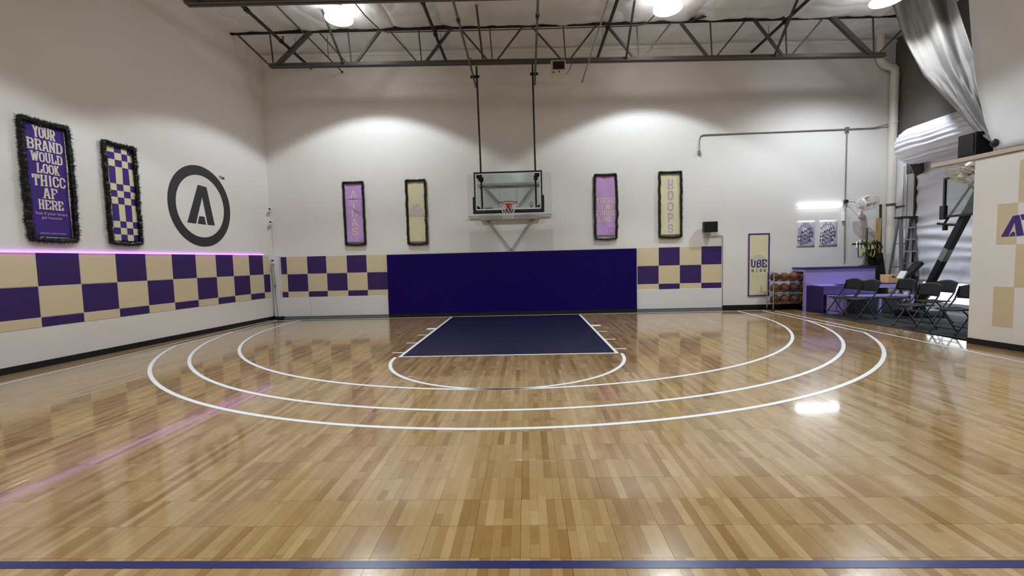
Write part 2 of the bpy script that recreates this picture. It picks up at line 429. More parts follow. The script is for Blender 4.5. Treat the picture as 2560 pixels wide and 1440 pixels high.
def letter_polys(ch, x, y, w, h, t=0.19, slab=True):
    out = []
    st, se = SLAB[ch]
    for pl in st:
        pts = [(x + a * w, y + bq * h) for a, bq in pl]
        for (x0, y0), (x1, y1) in zip(pl[:-1], pl[1:]):
            X0, Y0, X1, Y1 = x + x0 * w, y + y0 * h, x + x1 * w, y + y1 * h
            d = math.hypot(X1 - X0, Y1 - Y0)
            dx, dy = (X1 - X0) / d, (Y1 - Y0) / d
            hor = abs(dx)
            th = (t * h * 0.5) * (1 - 0.0 * hor) * 0.5 * (1.25 - 0.25 * hor)
            e = th * (0.55 if len(pl) > 2 else 0.0)
            X0 -= dx * e; Y0 -= dy * e; X1 += dx * e; Y1 += dy * e
            nx, ny = -dy * th, dx * th
            out.append([(X0 + nx, Y0 + ny), (X0 - nx, Y0 - ny), (X1 - nx, Y1 - ny), (X1 + nx, Y1 + ny)])
    if slab:
        for sx, sy in se:
            s = 0.085 * h
            y0 = y + (0 if sy == 0 else h - s)
            cx = x + sx * w
            hw = 0.17 * w + 0.03 * h
            out.append([(cx - hw, y0), (cx + hw, y0), (cx + hw, y0 + s), (cx - hw, y0 + s)])
    return out
def slab_text(g, fr, text, u0, u1, v0, v1, off, t=0.19, gap=0.12, th=0.0):
    n = len(text)
    ws = [0.55 if c == 'I' else (0.45 if c == ' ' else (1.25 if c in 'WM' else 1.0)) for c in text]
    tot = sum(ws) + gap * (n - 1)
    k = (u1 - u0) / tot
    x = u0
    for c, wq in zip(text, ws):
        if c != ' ':
            for poly in letter_polys(c, x, v0, wq * k, v1 - v0, t):
                g.add([fr(a, bq, off) for a, bq in poly], [tuple(range(4))])
        x += (wq + gap) * k
def font_text(g, fr, text, u, v, h, off, width=None, bold=0.0, warp=None):
    cu = bpy.data.curves.new('lettering', 'FONT')
    cu.body = text; cu.size = 1.0; cu.align_x = 'CENTER'; cu.offset = bold
    ob = bpy.data.objects.new('lettering', cu)
    me = bpy.data.meshes.new_from_object(ob)
    vs = np.array([q.co[:2] for q in me.vertices])
    if len(vs):
        mn = vs.min(0); mxx = vs.max(0)
        sc = h / 0.72
        sxx = sc if width is None else width / (mxx[0] - mn[0])
        cx = (mn[0] + mxx[0]) / 2
        pts = []
        for a, bq in vs:
            uu, vv = (a - cx) * sxx, bq * sc
            if warp: uu, vv = warp(uu, vv)
            pts.append(fr(u + uu, v + vv, off))
        g.add(pts, [tuple(p.vertices) for p in me.polygons])
    bpy.data.meshes.remove(me); bpy.data.objects.remove(ob); bpy.data.curves.remove(cu)
def rect(g, fr, u0, u1, v0, v1, off):
    nu = max(1, int(abs(u1 - u0) / .05)); nv = max(1, int(abs(v1 - v0) / .05))
    g.grid(lambda a, b_: fr(u0 + a * (u1 - u0), v0 + b_ * (v1 - v0), off), nu, nv)
def ring(g, fr, u, v, r0, r1, off, n=64, a0=0, a1=2 * PI, sx=1.0):
    vs = []
    for i in range(n + 1):
        a = a0 + (a1 - a0) * i / n
        vs += [fr(u + sx * r0 * math.cos(a), v + r0 * math.sin(a), off), fr(u + sx * r1 * math.cos(a), v + r1 * math.sin(a), off)]
    g.add(vs, [(2 * i, 2 * i + 1, 2 * i + 3, 2 * i + 2) for i in range(n)])
def emblem_a(g, fr, u, v, h, off):
    """the slanting letter A with a detached foot, centred at u, v"""
    for poly in ([(-.43, -.5), (-.11, .5), (.12, .5), (-.005, .2), (-.145, -.5 + .0)],
                 [(.12, .5), (.43, -.5), (.155, -.5), (.005, .2), (-.005, .2)],
                 [(-.10, -.5), (.115, -.5), (.065, -.3), (-.055, -.3)]):
        g.add([fr(u + a * h * .9, v + bq * h, off) for a, bq in poly], [tuple(range(len(poly)))])

# ================================================================== ROOM
def struct(o):
    o['kind'] = 'structure'; return o

# floor ------------------------------------------------------------
floor = struct(G().box(-8.9, 10.6, -17.5, 1.1, -0.20, -0.014).build('floor', M['slab'], smooth=False))

def in_frame(x, y, z=0.0, marg=0.0):
    d = Vector((x, y, z)) - CAM
    w = d.dot(CF)
    if w <= 0.1: return None
    u = 1280 + 1080 * d.dot(CR) / w; v = 720 - 1080 * d.dot(CU) / w
    if -marg <= u <= 2560 + marg and -marg <= v <= 1440 + marg: return w
    return None
def tile_mesh(hx, hy):
    g = G()
    c = 0.0002
    lo = -0.0135
    vs = [(-hx + c, -hy + c, 0), (hx - c, -hy + c, 0), (hx - c, hy - c, 0), (-hx + c, hy - c, 0),
          (-hx, -hy, -0.0003), (hx, -hy, -0.0003), (hx, hy, -0.0003), (-hx, hy, -0.0003),
          (-hx, -hy, lo), (hx, -hy, lo), (hx, hy, lo), (-hx, hy, lo)]
    fs = [(0, 1, 2, 3)] + [(4 + i, 4 + (i + 1) % 4, (i + 1) % 4, i) for i in range(4)] + [(8 + i, 8 + (i + 1) % 4, 4 + (i + 1) % 4, 4 + i) for i in range(4)]
    return vs, fs
hx, hy = TX / 2 - 0.0003, TY / 2 - 0.0003
tvs, tfs = tile_mesh(hx, hy)
tiles = []
for i in range(-27, 30):
    for j in range(-12, 35):
        cx = TX0 + (i + 0.5) * TX; cy = TY0 + (j + 0.5) * TY
        if cx - hx < max(-7.06, -6.95 - .105 * (1.1 - cy)) or cx + hx > 7.82 or cy + hy > 1.03: continue
        w = in_frame(cx, cy, 0, 60)
        tiles.append((w if w else 1e3, cx, cy))
tiles.sort()
tme = bpy.data.meshes.new('sport_tile'); tme.from_pydata(tvs, [], tfs); tme.materials.append(M['tile'])
for k, (w, cx, cy) in enumerate(tiles[:300]):
    o = bpy.data.objects.new('floor_tile', tme); C.objects.link(o); o.parent = floor
    o.location = (cx, cy, -0.0002)
    o.rotation_euler = (random.gauss(0, .0007), random.gauss(0, .0007), 0)
g = G()
for w, cx, cy in tiles[300:]:
    a, bq = random.gauss(0, .0007), random.gauss(0, .0007)
    g.add([(cx + x, cy + y, z + a * y - bq * x - 0.0002) for x, y, z in tvs], tfs)
o = g.build('floor_tiles', M['tile'], floor, smooth=False, fix=False); o['kind'] = 'stuff'
g = G()
g.add([(-6.95, 1.05, -.003), (-8.9, -17.4, -.003), (-6.78, -17.4, -.003), (-6.78, 1.05, -.003)], [(0, 1, 2, 3)])
g.build('floor_border', M['border'], floor, smooth=False)

# court markings (flat print on the tiles) --------------------------
LZ = 0.0016
FT = 0.3048
def line_box(name, x0, x1, y0, y1, mt='white_line', z=LZ):
    g = G(); g.add([(x0, y0, z), (x1, y0, z), (x1, y1, z), (x0, y1, z)], [(0, 1, 2, 3)])
    return g.build(name, M[mt], floor, smooth=False)
def arc_line(name, r, cx, cy, a0, a1, w=0.051, n=96, z=LZ):
    g = G(); vs = []
    for i in range(n + 1):
        a = a0 + (a1 - a0) * i / n
        for rr in (r - w, r):
            vs.append((cx + rr * math.cos(a), cy + rr * math.sin(a), z))
    g.add(vs, [(2 * i, 2 * i + 1, 2 * i + 3, 2 * i + 2) for i in range(n)])
    return g.build(name, M['white_line'], floor, smooth=False)
YB = 0.81
KW = 1.785
YF = -4.185
line_box('painted_key', -KW + .05, KW - .05, YF + .05, YB - .04, 'key', LZ - .0004)
line_box('lane_line', -KW, -KW + .051, YF, YB); line_box('lane_line', KW - .051, KW, YF, YB)
line_box('free_throw_line', -KW + .051, KW - .051, YF, YF + .051)
line_box('baseline', -6.93, 6.95, YB - .04, YB + .01)
for s in (-1, 1):
    for d, hgt, ln in ((-1.27, .2, .2), (-2.10, .051, .2), (-2.97, .051, .2), (-3.83, .051, .2)):
        x0, x1 = (KW, KW + ln) if s > 0 else (-KW - ln, -KW)
        line_box('lane_mark', x0, x1, d - hgt / 2, d + hgt / 2)
arc_line('free_throw_circle', 1.829 + .02, 0, YF, PI, 2 * PI)
def three(r, xlim):
    a = math.acos(min(1, xlim / r)) if xlim < r else 0.0
    arc_line('three_point_arc', r, 0, 0, PI + a, 2 * PI - a)
three(6.04, 99); three(6.76, 6.69); three(7.25, 6.70)
for s in (-1, 1):
    x = s * 6.02; line_box('three_point_line', x - .025, x + .025, 0, YB)
    x = s * 6.675; line_box('three_point_line', x - .025, x + .025, -2.77, YB)
    x = s * 6.92; line_box('sideline', x - .022, x + .022, -10.5, YB)
line_box('half_court_line', -7.0, 7.45, -9.008, -8.955, 'blue_line')

# walls -------------------------------------------------------------
wall_back = struct(G().box(-7.0, 10.5, 1.1, 1.3, -0.2, 7.6).build('wall_back', M['wall'], smooth=False))
g = G()
g.prism([(0.25, -.2), (-18.7, -.2), (-18.7, 7.7), (0.25, 7.7)], FL, 0, -0.2)
wall_left = struct(g.build('wall_left', M['wall'], smooth=False))
g = G()
g.add([FL(0, 6.20, 0), FL(-9.0, 7.41, 0), FL(0, 6.38, .055), FL(-9.0, 7.59, .055), FL(0, 7.7, .055), FL(-9.0, 7.7, .055)], [(0, 1, 3, 2), (2, 3, 5, 4)])
g.build('ledge', M['wall'], wall_left, smooth=False)
wall_far = struct(G().box(10.25, 10.45, 0.3, 1.1, -.2, 7.6).box(10.25, 10.45, -17.5, -5.2, -.2, 7.6).box(10.25, 10.45, -5.2, 0.3, 4.2, 7.6).build('wall_far_right', M['concrete'], smooth=False))
g = G().box(10.235, 10.25, 0.66, 1.1, 0, 4.22); g.build('white_panel', M['kick'], wall_far, smooth=False)
g = G().box(10.238, 10.25, 0.33, 0.655, 0, 3.48); g.build('white_panel', M['kick'], wall_far, smooth=False)
g = G().box(10.22, 10.25, 0.66, 1.1, 2.66, 2.70); g.build('panel_strap', M['galv_dark'], wall_far, smooth=False)
wall_rear = struct(G().box(-9.3, 10.6, -17.7, -17.5, -.2, 7.7).build('wall_rear', M['wall'], smooth=False))
g = G().prism([(0, 0), (6.6, 0), (6.6, 2.93), (0, 2.93)], FR, 0, -0.12)
wall_right = struct(g.build('wall_right', M['wall'], smooth=False))
g = G().prism([(-.62, 2.93), (6.6, 2.98), (6.6, 3.03), (-.62, 2.995)], FR, 0.03, -0.10)
tr = struct(g.build('trim_1', mat('pale wood trim', rgb(196, 178, 164), 0.6, var=0.1, vscale=10), smooth=False))
g = G()
g.grid(lambda u, v: (-7.6 + u * 18.2, -17.6 + v * 18.75, 0), 420, 400)
vs = []
for x, y, z in g.v:
    zz = ceil_z(x)
    ph = ((y + 0.0) % 2.69) / 2.69
    zz -= 0.05 * abs(math.sin(PI * (x + 0.35) / 1.22)) ** 0.35 - 0.03
    w1 = noise.fractal(Vector((x * 0.9, y * 0.55, 0.3)), 1.0, 2.1, 4)
    w2 = 1 - abs(noise.noise(Vector((x * 0.9 + y * 0.6, y * 1.3 - x * 0.5, 4.7))))
    w3 = 1 - abs(noise.noise(Vector((x * 2.2 - y * .7, y * 1.5 + x * .8, 9.7))))
    zz += 0.035 * w1 + 0.034 * (w2 ** 6) + 0.014 * (w3 ** 6) - 0.012
    dtr = min(ph, 1 - ph) * 2.69
    zz += 0.012 * math.exp(-(dtr / .06) ** 2)
    vs.append((x, y, zz + .0))
g.v = vs
ceiling = struct(g.build('ceiling', M['sheet'], smooth=True, fix=False))
g = G().box(-9.3, 10.6, -17.7, 1.3, 7.75, 7.9)
roof = g.build('roof_deck', M['concrete'], ceiling, smooth=False)
g = G().box(-7.0, 10.3, 1.05, 1.1, 7.07, 7.13)
for i in range(len(g.v)):
    x, y, z = g.v[i]; g.v[i] = (x, y, z + 0.11 - 0.0165 * x + 0.04 * (y - 1.05))
g.build('ceiling_lap', M['sheet'], ceiling, smooth=False)

# baseboards, corner post, kick boards
g = G().prism([(0, -.014), (-18, -.014), (-18, .10), (0, .10)], FL, 0.015, 0.0)
struct(g.build('baseboard_left', M['black_base'], smooth=False))
g = G().prism([(-0.002, -.014), (6.6, -.014), (6.6, .092), (-0.002, .092)], FR, 0.015, 0.0)
struct(g.build('baseboard_right', M['black_base'], smooth=False))
struct(G().box(5.76, 7.9, 1.08, 1.1, -.014, .125).build('baseboard_back', M['black_base'], smooth=False))
g = G().box(-6.86, -6.68, 0.96, 1.1, 0.09, 1.82)
post = struct(g.build('trim_2', M['kick'], smooth=False, bevel=0.006))
G().box(-6.865, -6.675, 0.95, 1.1, -.014, .09).build('post_base', M['black_base'], post, smooth=False)
for x0, x1 in ((-6.68, -5.88), (-5.874, -3.62), (3.40, 5.74)):
    G().box(x0, x1, 1.075, 1.1, .07, .612).build('kick_board', M['kick'], wall_back, smooth=False, bevel=.003)
for x0, x1 in ((-6.68, -3.62), (3.40, 5.74)):
    G().box(x0, x1, 1.085, 1.1, -.014, .07).build('cove_strip', M['grey_cove'], wall_back, smooth=False)

# checkerboard panels
def checker(parent, fr, us, vs, first, th=0.006):
    for r in range(len(vs) - 1):
        for c in range(len(us) - 1):
            pm = M['purple'] if (r + c) % 2 == first else M['tan']
            g = G(); e = 0.0045
            u0, u1 = us[c] + e, us[c + 1] - e
            v0, v1 = vs[r + 1] + e, vs[r] - e
            k = 0.002
            poly0 = [(u0, v0), (u1, v0), (u1, v1), (u0, v1)]
            vv = [fr(a, q, 0) for a, q in poly0] + [fr(a, q, th - k) for a, q in poly0] + [fr(a, q, th) for a, q in ((u0 + k, v0 + k), (u1 - k, v0 + k), (u1 - k, v1 - k), (u0 + k, v1 - k))]
            ff = [(8, 9, 10, 11)] + [(i, (i + 1) % 4, 4 + (i + 1) % 4, 4 + i) for i in range(4)] + [(4 + i, 4 + (i + 1) % 4, 8 + (i + 1) % 4, 8 + i) for i in range(4)]
            g.add(vv, ff)
            g.build('checker_panel', pm, parent, smooth=False)
LS = [0.135, 0.386, 0.911, 1.457, 1.99, 2.548, 3.144, 3.719, 4.30, 4.905, 5.522, 6.13, 6.74, 7.35, 7.96, 8.57, 9.18]
checker(wall_left, FL, [-s for s in reversed(LS)], [1.842, 1.302, 0.80, 0.64], 0)
checker(wall_back, FB, [-6.70, -6.513, -5.92, -5.364, -4.775, -4.2, -3.61], [1.785, 1.285, .782, .62], 0)
checker(wall_back, FB, [3.425, 4.013, 4.593, 5.182, 5.736], [1.777, 1.27, .765, .60], 1)
for a in ([.315, .553, 1.583, 2.187], [.312, .557, .33, .94], [.553, .80, .945, 1.575], [.553, .80, 2.19, 2.80], [.80, 1.05, 1.583, 2.187], [.80, 1.05, .33, .94]):
    g = G().prism([(a[0], a[2]), (a[1], a[2]), (a[1], a[3]), (a[0], a[3])], FR, 0.003, 0.0)
    g.build('painted_square', M['tan_faint'], wall_right, smooth=False)
g = G()
for poly in ([(.373, 1.695), (.503, 1.996), (.576, 2.004), (.525, 1.898), (.459, 1.693)],
             [(.576, 2.004), (.637, 1.703), (.556, 1.696), (.526, 1.898)],
             [(.468, 1.696), (.503, 1.759), (.535, 1.756), (.538, 1.698)],
             [(.588, 2.006), (.98, 2.03), (.98, 1.95), (.606, 1.929)],
             [(.72, 1.94), (.80, 1.94), (.80, 1.705), (.72, 1.705)]):
    g.prism(poly, FR, 0.006, 0.003)
g.build('painted_lettering', M['print_purple'], wall_right, smooth=False)

# wall mural emblem on the left wall (painted on)
g = G(); ring(g, FL, -2.29, 2.955, 0.715, 0.93, 0.003, 96, sx=0.915); g.build('mural_ring', M['mural'], wall_left, smooth=False, fix=False)
g = G()
for poly in ([(-2.695, 2.554), (-2.349, 3.441), (-2.109, 3.425), (-2.252, 3.172), (-2.468, 2.545)],
             [(-2.109, 3.425), (-1.942, 2.539), (-2.15, 2.542), (-2.252, 3.172)],
             [(-2.424, 2.55), (-2.366, 2.727), (-2.224, 2.723), (-2.196, 2.538)]):
    g.add([FL(u, v, .003) for u, v in poly], [tuple(range(len(poly)))])
g.build('mural_letter', M['mural'], wall_left, smooth=False, fix=False)
g = G(); font_text(g, FL, 'TM', -1.64, 3.69, .075, .003, width=.17, bold=.02); g.build('mural_mark', M['mural'], wall_left, smooth=False, fix=False)

# LED strip along the top of the left panels
g = G().prism([(-9.0, 1.848), (-.36, 1.846), (-.36, 1.858), (-9.0, 1.860)], FL, 0.030, 0.009)
tag(g.build('led_strip', M['strip_glow'], smooth=False), 'glowing purple LED strip along the top of the left checker panels', 'light strip')

# ================================================================== WALL PADS
px0, px1 = -3.60, 3.395
NP = 12
for k in range(NP):
    a = px0 + (px1 - px0) * k / NP; bq = px0 + (px1 - px0) * (k + 1) / NP
    nth = ['first', 'second', 'third', 'fourth', 'fifth', 'sixth', 'seventh', 'eighth', 'ninth', 'tenth', 'eleventh', 'last'][k]
    t = thing('wall_pad', ((a + bq) / 2, 1.07, 0.08), f'indigo vinyl wall pad behind the hoop, {nth} panel from the left checkerboard', 'wall pad', 'indigo wall pads behind the hoop')
    G().box(a + .0008, bq - .0008, 1.035, 1.099, .085, 1.752).build('cushion', M['pad'], t, bevel=.004)
    G().box(a + .0008, bq - .0008, 1.045, 1.099, 1.753, 1.768).build('top_edge', M['pad_edge'], t, smooth=False)
G().box(px0, px1, 1.03, 1.1, -.014, .083).build('pad_base_board', M['black_base'], wall_back, smooth=False)

# ================================================================== BANNERS
def spikes(g, path, r, per, rs):
    """tinsel garland: a thin core with short blades all round"""
    for i in range(len(path)):
        p0 = Vector(path[i]); p1 = Vector(path[(i + 1) % len(path)])
        L = (p1 - p0).length
        for k in range(max(1, int(L * per))):
            p = p0.lerp(p1, rs.random())
            d = Vector((rs.gauss(0, 1), rs.gauss(0, 1), rs.gauss(0, 1))).normalized()
            l = r * rs.uniform(.55, 1.2)
            s = d.cross(Vector((rs.gauss(0, 1), rs.gauss(0, 1), rs.gauss(0, 1)))).normalized() * min(r, .055) * .15
            g.add([p - s, p + s, p + d * l], [(0, 1, 2)])
def banner(name, fr, u0, u1, v0, v1, face, label, prints, r=.05, gm='garland', seed=1, bottom_gap=.04, top_gap=0.02, border=None, sag=0.0):
    rs = random.Random(seed)
    base = fr((u0 + u1) / 2, v0, 0.02)
    t = thing(name, base, label, 'banner', 'hanging banners framed with garland')
    def cloth(o):
        def f(a, bq):
            u = u0 + a * (u1 - u0); v = v0 + bq * (v1 - v0)
            w = .006 * math.sin(9 * a + 5 * bq + seed) + .008 * noise.noise(Vector((a * 2.2 + seed, bq * 4, seed)))
            return fr(u, v, o + w)
        return f
    wave = lambda u, v: .006 * math.sin(9 * (u - u0) / (u1 - u0) + 5 * (v - v0) / (v1 - v0) + seed) + .008 * noise.noise(Vector(((u - u0) / (u1 - u0) * 2.2 + seed, (v - v0) / (v1 - v0) * 4, seed)))
    cl = G().grid(cloth(.022), 14, 36).build('cloth', M[face], t, solid=.003, fix=False)
    fw = lambda u, v, o: fr(u, v, .0265 + o + wave(u, v))
    for nm, mt, fn in prints:
        g = G(); fn(g, fw); g.build(nm, M[mt], cl, smooth=False, fix=False)
    path = []
    q = .015
    N = 26
    for i in range(N): path.append((u0 - q + (u1 - u0 + 2 * q) * i / N, v1 + top_gap - .012 * math.sin(PI * i / N)))
    for i in range(2 * N): path.append((u1 + q + .016 * noise.noise(Vector((i * .17, seed, 1))) + sag * math.sin(PI * i / 2 / N), v1 + top_gap - (v1 - v0 + top_gap + bottom_gap) * i / 2 / N))
    for i in range(N): path.append((u1 + q - (u1 - u0 + 2 * q) * i / N, v0 - bottom_gap - .02 * math.sin(PI * i / N)))
    for i in range(2 * N): path.append((u0 - q + .016 * noise.noise(Vector((i * .17, seed, 6))) - sag * math.sin(PI * i / 2 / N) * .5, v0 - bottom_gap + (v1 - v0 + top_gap + bottom_gap) * i / 2 / N))
    P3 = [fr(a, bq, .045 + .015 * noise.noise(Vector((i * .3, seed, 3)))) for i, (a, bq) in enumerate(path)]
    g = G(); g.tube(P3, [r * (.42 + .22 * rs.random()) for _ in P3], 6, closed=True); spikes(g, P3, r, 1500, rs)
    g.build('garland', M[gm], t, smooth=False, fix=False)
    return t
def text_lines(lines, t=.19):
    def fn(g, fw):
        for tx, a, bq, c, d in lines: slab_text(g, fw, tx, a, bq, c, d, 0.0, t)
    return fn

# lavender ATLAS
def nevada(u, v, s):
    pts = [(-.5, .5), (.5, .5), (.5, -.35), (.42, -.55), (-.5, .0), (-.5, .5)]
    def fn(g, fw):
        for (a, bq), (c, d) in zip(pts[:-1], pts[1:]):
            L = math.hypot(c - a, d - bq); nx, ny = -(d - bq) / L * .008, (c - a) / L * .008
            a, bq, c, d = u + a * s, v + bq * s, u + c * s, v + d * s
            g.add([fw(a + nx, bq + ny, -.001), fw(a - nx, bq - ny, -.001), fw(c - nx, d - ny, -.001), fw(c + nx, d + ny, -.001)], [(0, 1, 2, 3)])
    return fn
def small_logo(u, v, r):
    def fn(g, fw):
        ring(g, fw, u, v, r * .78, r, 0, 28); emblem_a(g, fw, u, v - r * .35, r * .95, 0)
    return fn
ubx = -4.47
banner('hanging_banner', FB, -4.735, -4.21, 2.13, 3.80, 'lav', 'lavender banner with vertical letters ATLAS in a dark garland frame', [
    ('state_outline', 'print_violet', nevada(-4.46, 3.16, .40)),
    ('lettering', 'print_cream', lambda g, fw: [slab_text(g, fw, c, -4.57, -4.39, z, z + .215, .001, .24) for c, z in zip('ATLAS', (3.375, 3.115, 2.855, 2.60, 2.345))]),
    ('logo', 'print_violet', small_logo(-4.30, 2.24, .06))], r=.052, seed=3)
banner('hanging_banner', FB, -2.955, -2.455, 2.10, 3.80, 'cream', 'cream banner reading LAS VEGAS NEVADA in a dark garland frame', [
    ('lettering', 'print_lav', text_lines([('LAS', -2.80, -2.61, 3.06, 3.17), ('VEGAS', -2.88, -2.53, 2.935, 3.04), ('NEVADA', -2.925, -2.47, 2.81, 2.915)], .24)),
    ('logo', 'print_grey', small_logo(-2.53, 2.25, .07))], r=.052, seed=5)
banner('hanging_banner', FB, 2.29, 2.83, 2.13, 3.79, 'lav', 'lavender banner reading THERE IS NO FINISH LINE in a dark garland frame', [
    ('lettering', 'print_cream', text_lines([('THERE', 2.30, 2.80, 3.03, 3.18), ('IS NO', 2.35, 2.76, 2.86, 3.01), ('FINISH', 2.30, 2.80, 2.69, 2.84), ('LINE', 2.36, 2.72, 2.52, 2.67)], .24)),
    ('logo', 'print_violet', small_logo(2.71, 2.27, .09))], r=.052, seed=8, bottom_gap=.07, sag=.03)
banner('hanging_banner', FB, 4.045, 4.605, 2.10, 3.80, 'cream', 'cream banner with vertical letters HOOPS in a dark garland frame', [
    ('lettering', 'print_lav', lambda g, fw: [slab_text(g, fw, c, 4.255, 4.415, z, z + .245, .001, .24) for c, z in zip('HOOPS', (3.37, 3.07, 2.77, 2.47, 2.17))])], r=.052, seed=11)
# left wall banners (u = -distance)
def b1(g, fw):
    for tx, a, bq, c, d in (('YOUR', -5.42, -5.115, 3.69, 3.87), ('BRAND', -5.51, -5.025, 3.49, 3.67), ('WOULD', -5.47, -5.04, 3.305, 3.465),
                            ('LOOK', -5.41, -5.10, 3.125, 3.285), ('THICC', -5.475, -5.02, 2.92, 3.105), ('AF', -5.35, -5.16, 2.725, 2.90), ('HERE', -5.425, -5.09, 2.545, 2.705)):
        slab_text(g, fw, tx, a, bq, c, d, 0, .24)
    
def b1s(g, fw):
    font_text(g, fw, 'Scan if your brand', -5.265, 2.462, .045, 0, width=.44, bold=.012)
    font_text(g, fw, 'got bounce', -5.265, 2.395, .045, 0, width=.27, bold=.012)
    font_text(g, fw, 'sponsor.atlas.hoops', -5.265, 2.15, .028, 0, width=.36, bold=.012)
def b1w(g, fw):
    rect(g, fw, -5.60, -4.965, 2.085, 2.10, -.0015); rect(g, fw, -4.99, -4.965, 2.10, 3.90, -.0015)
banner('hanging_banner', FL, -5.565, -4.965, 2.085, 3.93, 'cloth_purple', 'purple banner reading YOUR BRAND WOULD LOOK THICC AF HERE in black tinsel', [
    ('white_edge', 'cloth_white', b1w), ('lettering', 'print_cream', b1), ('small_lettering', 'print_lav', b1s)], r=.075, gm='garland_black', seed=13, bottom_gap=.02, sag=.02)
def b2(g, fw):
    u0, u1 = -4.345, -3.845
    cols = [u0, u0 + .04, u0 + .165, u0 + .285, u0 + .405, u1]
    rows = [3.86, 3.735, 3.605, 3.475, 3.155, 3.03, 2.905, 2.775, 2.455, 2.33, 2.205, 2.085]
    for r in range(len(rows) - 1):
        for c in range(5):
            if (r + c) % 2 == 1:
                rect(g, fw, cols[c], cols[c + 1], rows[r + 1], rows[r], 0)
banner('hanging_banner', FL, -4.36, -3.83, 2.07, 3.87, 'cloth_purple', 'purple and cream checkered banner in black tinsel beside the round emblem', [
    ('checks', 'cream', b2)], r=.07, gm='garland_black', seed=17, bottom_gap=.02)

# UBE SIDE flag without garland
t = thing('wall_banner', (6.74, 1.08, .36), 'cream UBE SIDE banner with a purple border beside the ball rack', 'banner')
G().grid(lambda a, bq: FB(6.447 + a * .584, .357 + bq * 1.735, .014 + .006 * noise.noise(Vector((a * 3, bq * 6, 2)))), 12, 30).build('cloth', M['cream'], t, solid=.003, fix=False)
fw = lambda u, v, o: FB(u, v, .0195 + o + .006 * noise.noise(Vector(((u - 6.447) / .584 * 3, (v - .357) / 1.735 * 6, 2))))
g = G()
for a in ((6.447, 6.487, .357, 2.092), (6.991, 7.031, .357, 2.092), (6.487, 6.991, .357, .387), (6.487, 6.991, 2.052, 2.092)):
    n = 16
    for i in range(n):
        rect(g, fw, a[0], a[1], a[2] + (a[3] - a[2]) * i / n, a[2] + (a[3] - a[2]) * (i + 1) / n, .001)
g.build('border', M['print_purple'], t, smooth=False, fix=False)
g = G()
vs = [fw(6.74, 1.34, .0005)] + [fw(6.74 + .19 * math.cos(PI * i / 20), 1.34 + .17 * math.sin(PI * i / 20), .0005) for i in range(21)]
g.add(vs, [(0, i + 1, i + 2) for i in range(20)]); g.build('dome_print', M['print_grey'], t, smooth=False, fix=False)
g = G(); slab_text(g, fw, 'UBE', 6.525, 6.955, 1.155, 1.375, .001, .27); g.build('lettering', M['print_purple'], t, smooth=False, fix=False)
g = G()
for i, c in enumerate('SIDE'): slab_text(g, fw, c, 6.545 + .11 * i, 6.605 + .11 * i, 1.035, 1.115, .001, .26)
g.build('small_lettering', M['print_dark'], t, smooth=False, fix=False)

# posters
def poster(u0, label, variant):
    u1 = u0 + .485; v0, v1 = 1.684, 2.403
    t = thing('poster', (u0 + .24, 1.09, v0), label, 'poster', 'anti hoops posters on the back wall')
    G().grid(lambda a, bq: FB(u0 + a * .485, v0 + bq * .719, .006 + .003 * (1 - bq) ** 12), 4, 10).build('paper', M['paper'], t, solid=.001, fix=False)
    fw = lambda u, v, o: FB(u, v, .0085 + o)
    cx = u0 + .235; cy = v0 + .42
    g = G(); g2 = G()
    for i in range(7):
        for j in range(9):
            a = u0 + .03 + i * .06; c = v0 + .07 + j * .066
            mx_, my_ = a + .03, c + .033
            r = math.hypot((mx_ - cx) / .21, (my_ - cy) / .24)
            ok = (r < 1.0 and r > (.62 if variant else .45)) or (c < v0 + .2 and abs(mx_ - cx) < .2)
            if ok: rect(g if (i + j) % 2 else g2, fw, a, a + .06, c, c + .066, 0)
    if variant == 0:
        g.build('pattern', M['print_lilac'], t, smooth=False, fix=False); g2.build('pattern', M['print_lilac_grey'], t, smooth=False, fix=False)
    else:
        g2.build('pattern', M['print_lilac'], t, smooth=False, fix=False)
        g = G()
        ring(g, fw, cx, cy, .175, .19, .0005, 20, .35 * PI, .85 * PI); ring(g, fw, cx, cy, .175, .19, .0005, 12, .1 * PI, .28 * PI)
        rect(g, fw, u0 + .03, u0 + .40, v0 + .062, v0 + .078, .0005); rect(g, fw, cx + .05, cx + .062, cy - .3, cy + .17, .0005)
        rect(g, fw, u1 - .09, u1 - .078, v0 + .08, v0 + .25, .0005)
        g.build('outline', M['print_violet'], t, smooth=False, fix=False)
    g = G()
    wp = lambda a, bq: (a, bq + .22 * a + .02 * math.sin(a * 12))
    for tx, dv, wd, du in (('ANTI', .40, .29, .01), ('HOOPS', .295, .42, 0), ('HOOPS', .195, .42, 0), ('CLUB', .095, .30, .0)):
        font_text(g, fw, tx, cx + du, v0 + dv, .078, .001, width=wd, bold=.03, warp=wp)
    g.build('lettering', M['print_dark'], t, smooth=False, fix=False)
poster(7.755, 'white and lilac checkered ANTI HOOPS HOOPS CLUB poster nearer the basketball banner', 0)
poster(8.354, 'white and lilac outlined ANTI HOOPS HOOPS CLUB poster nearer the wall fan', 1)

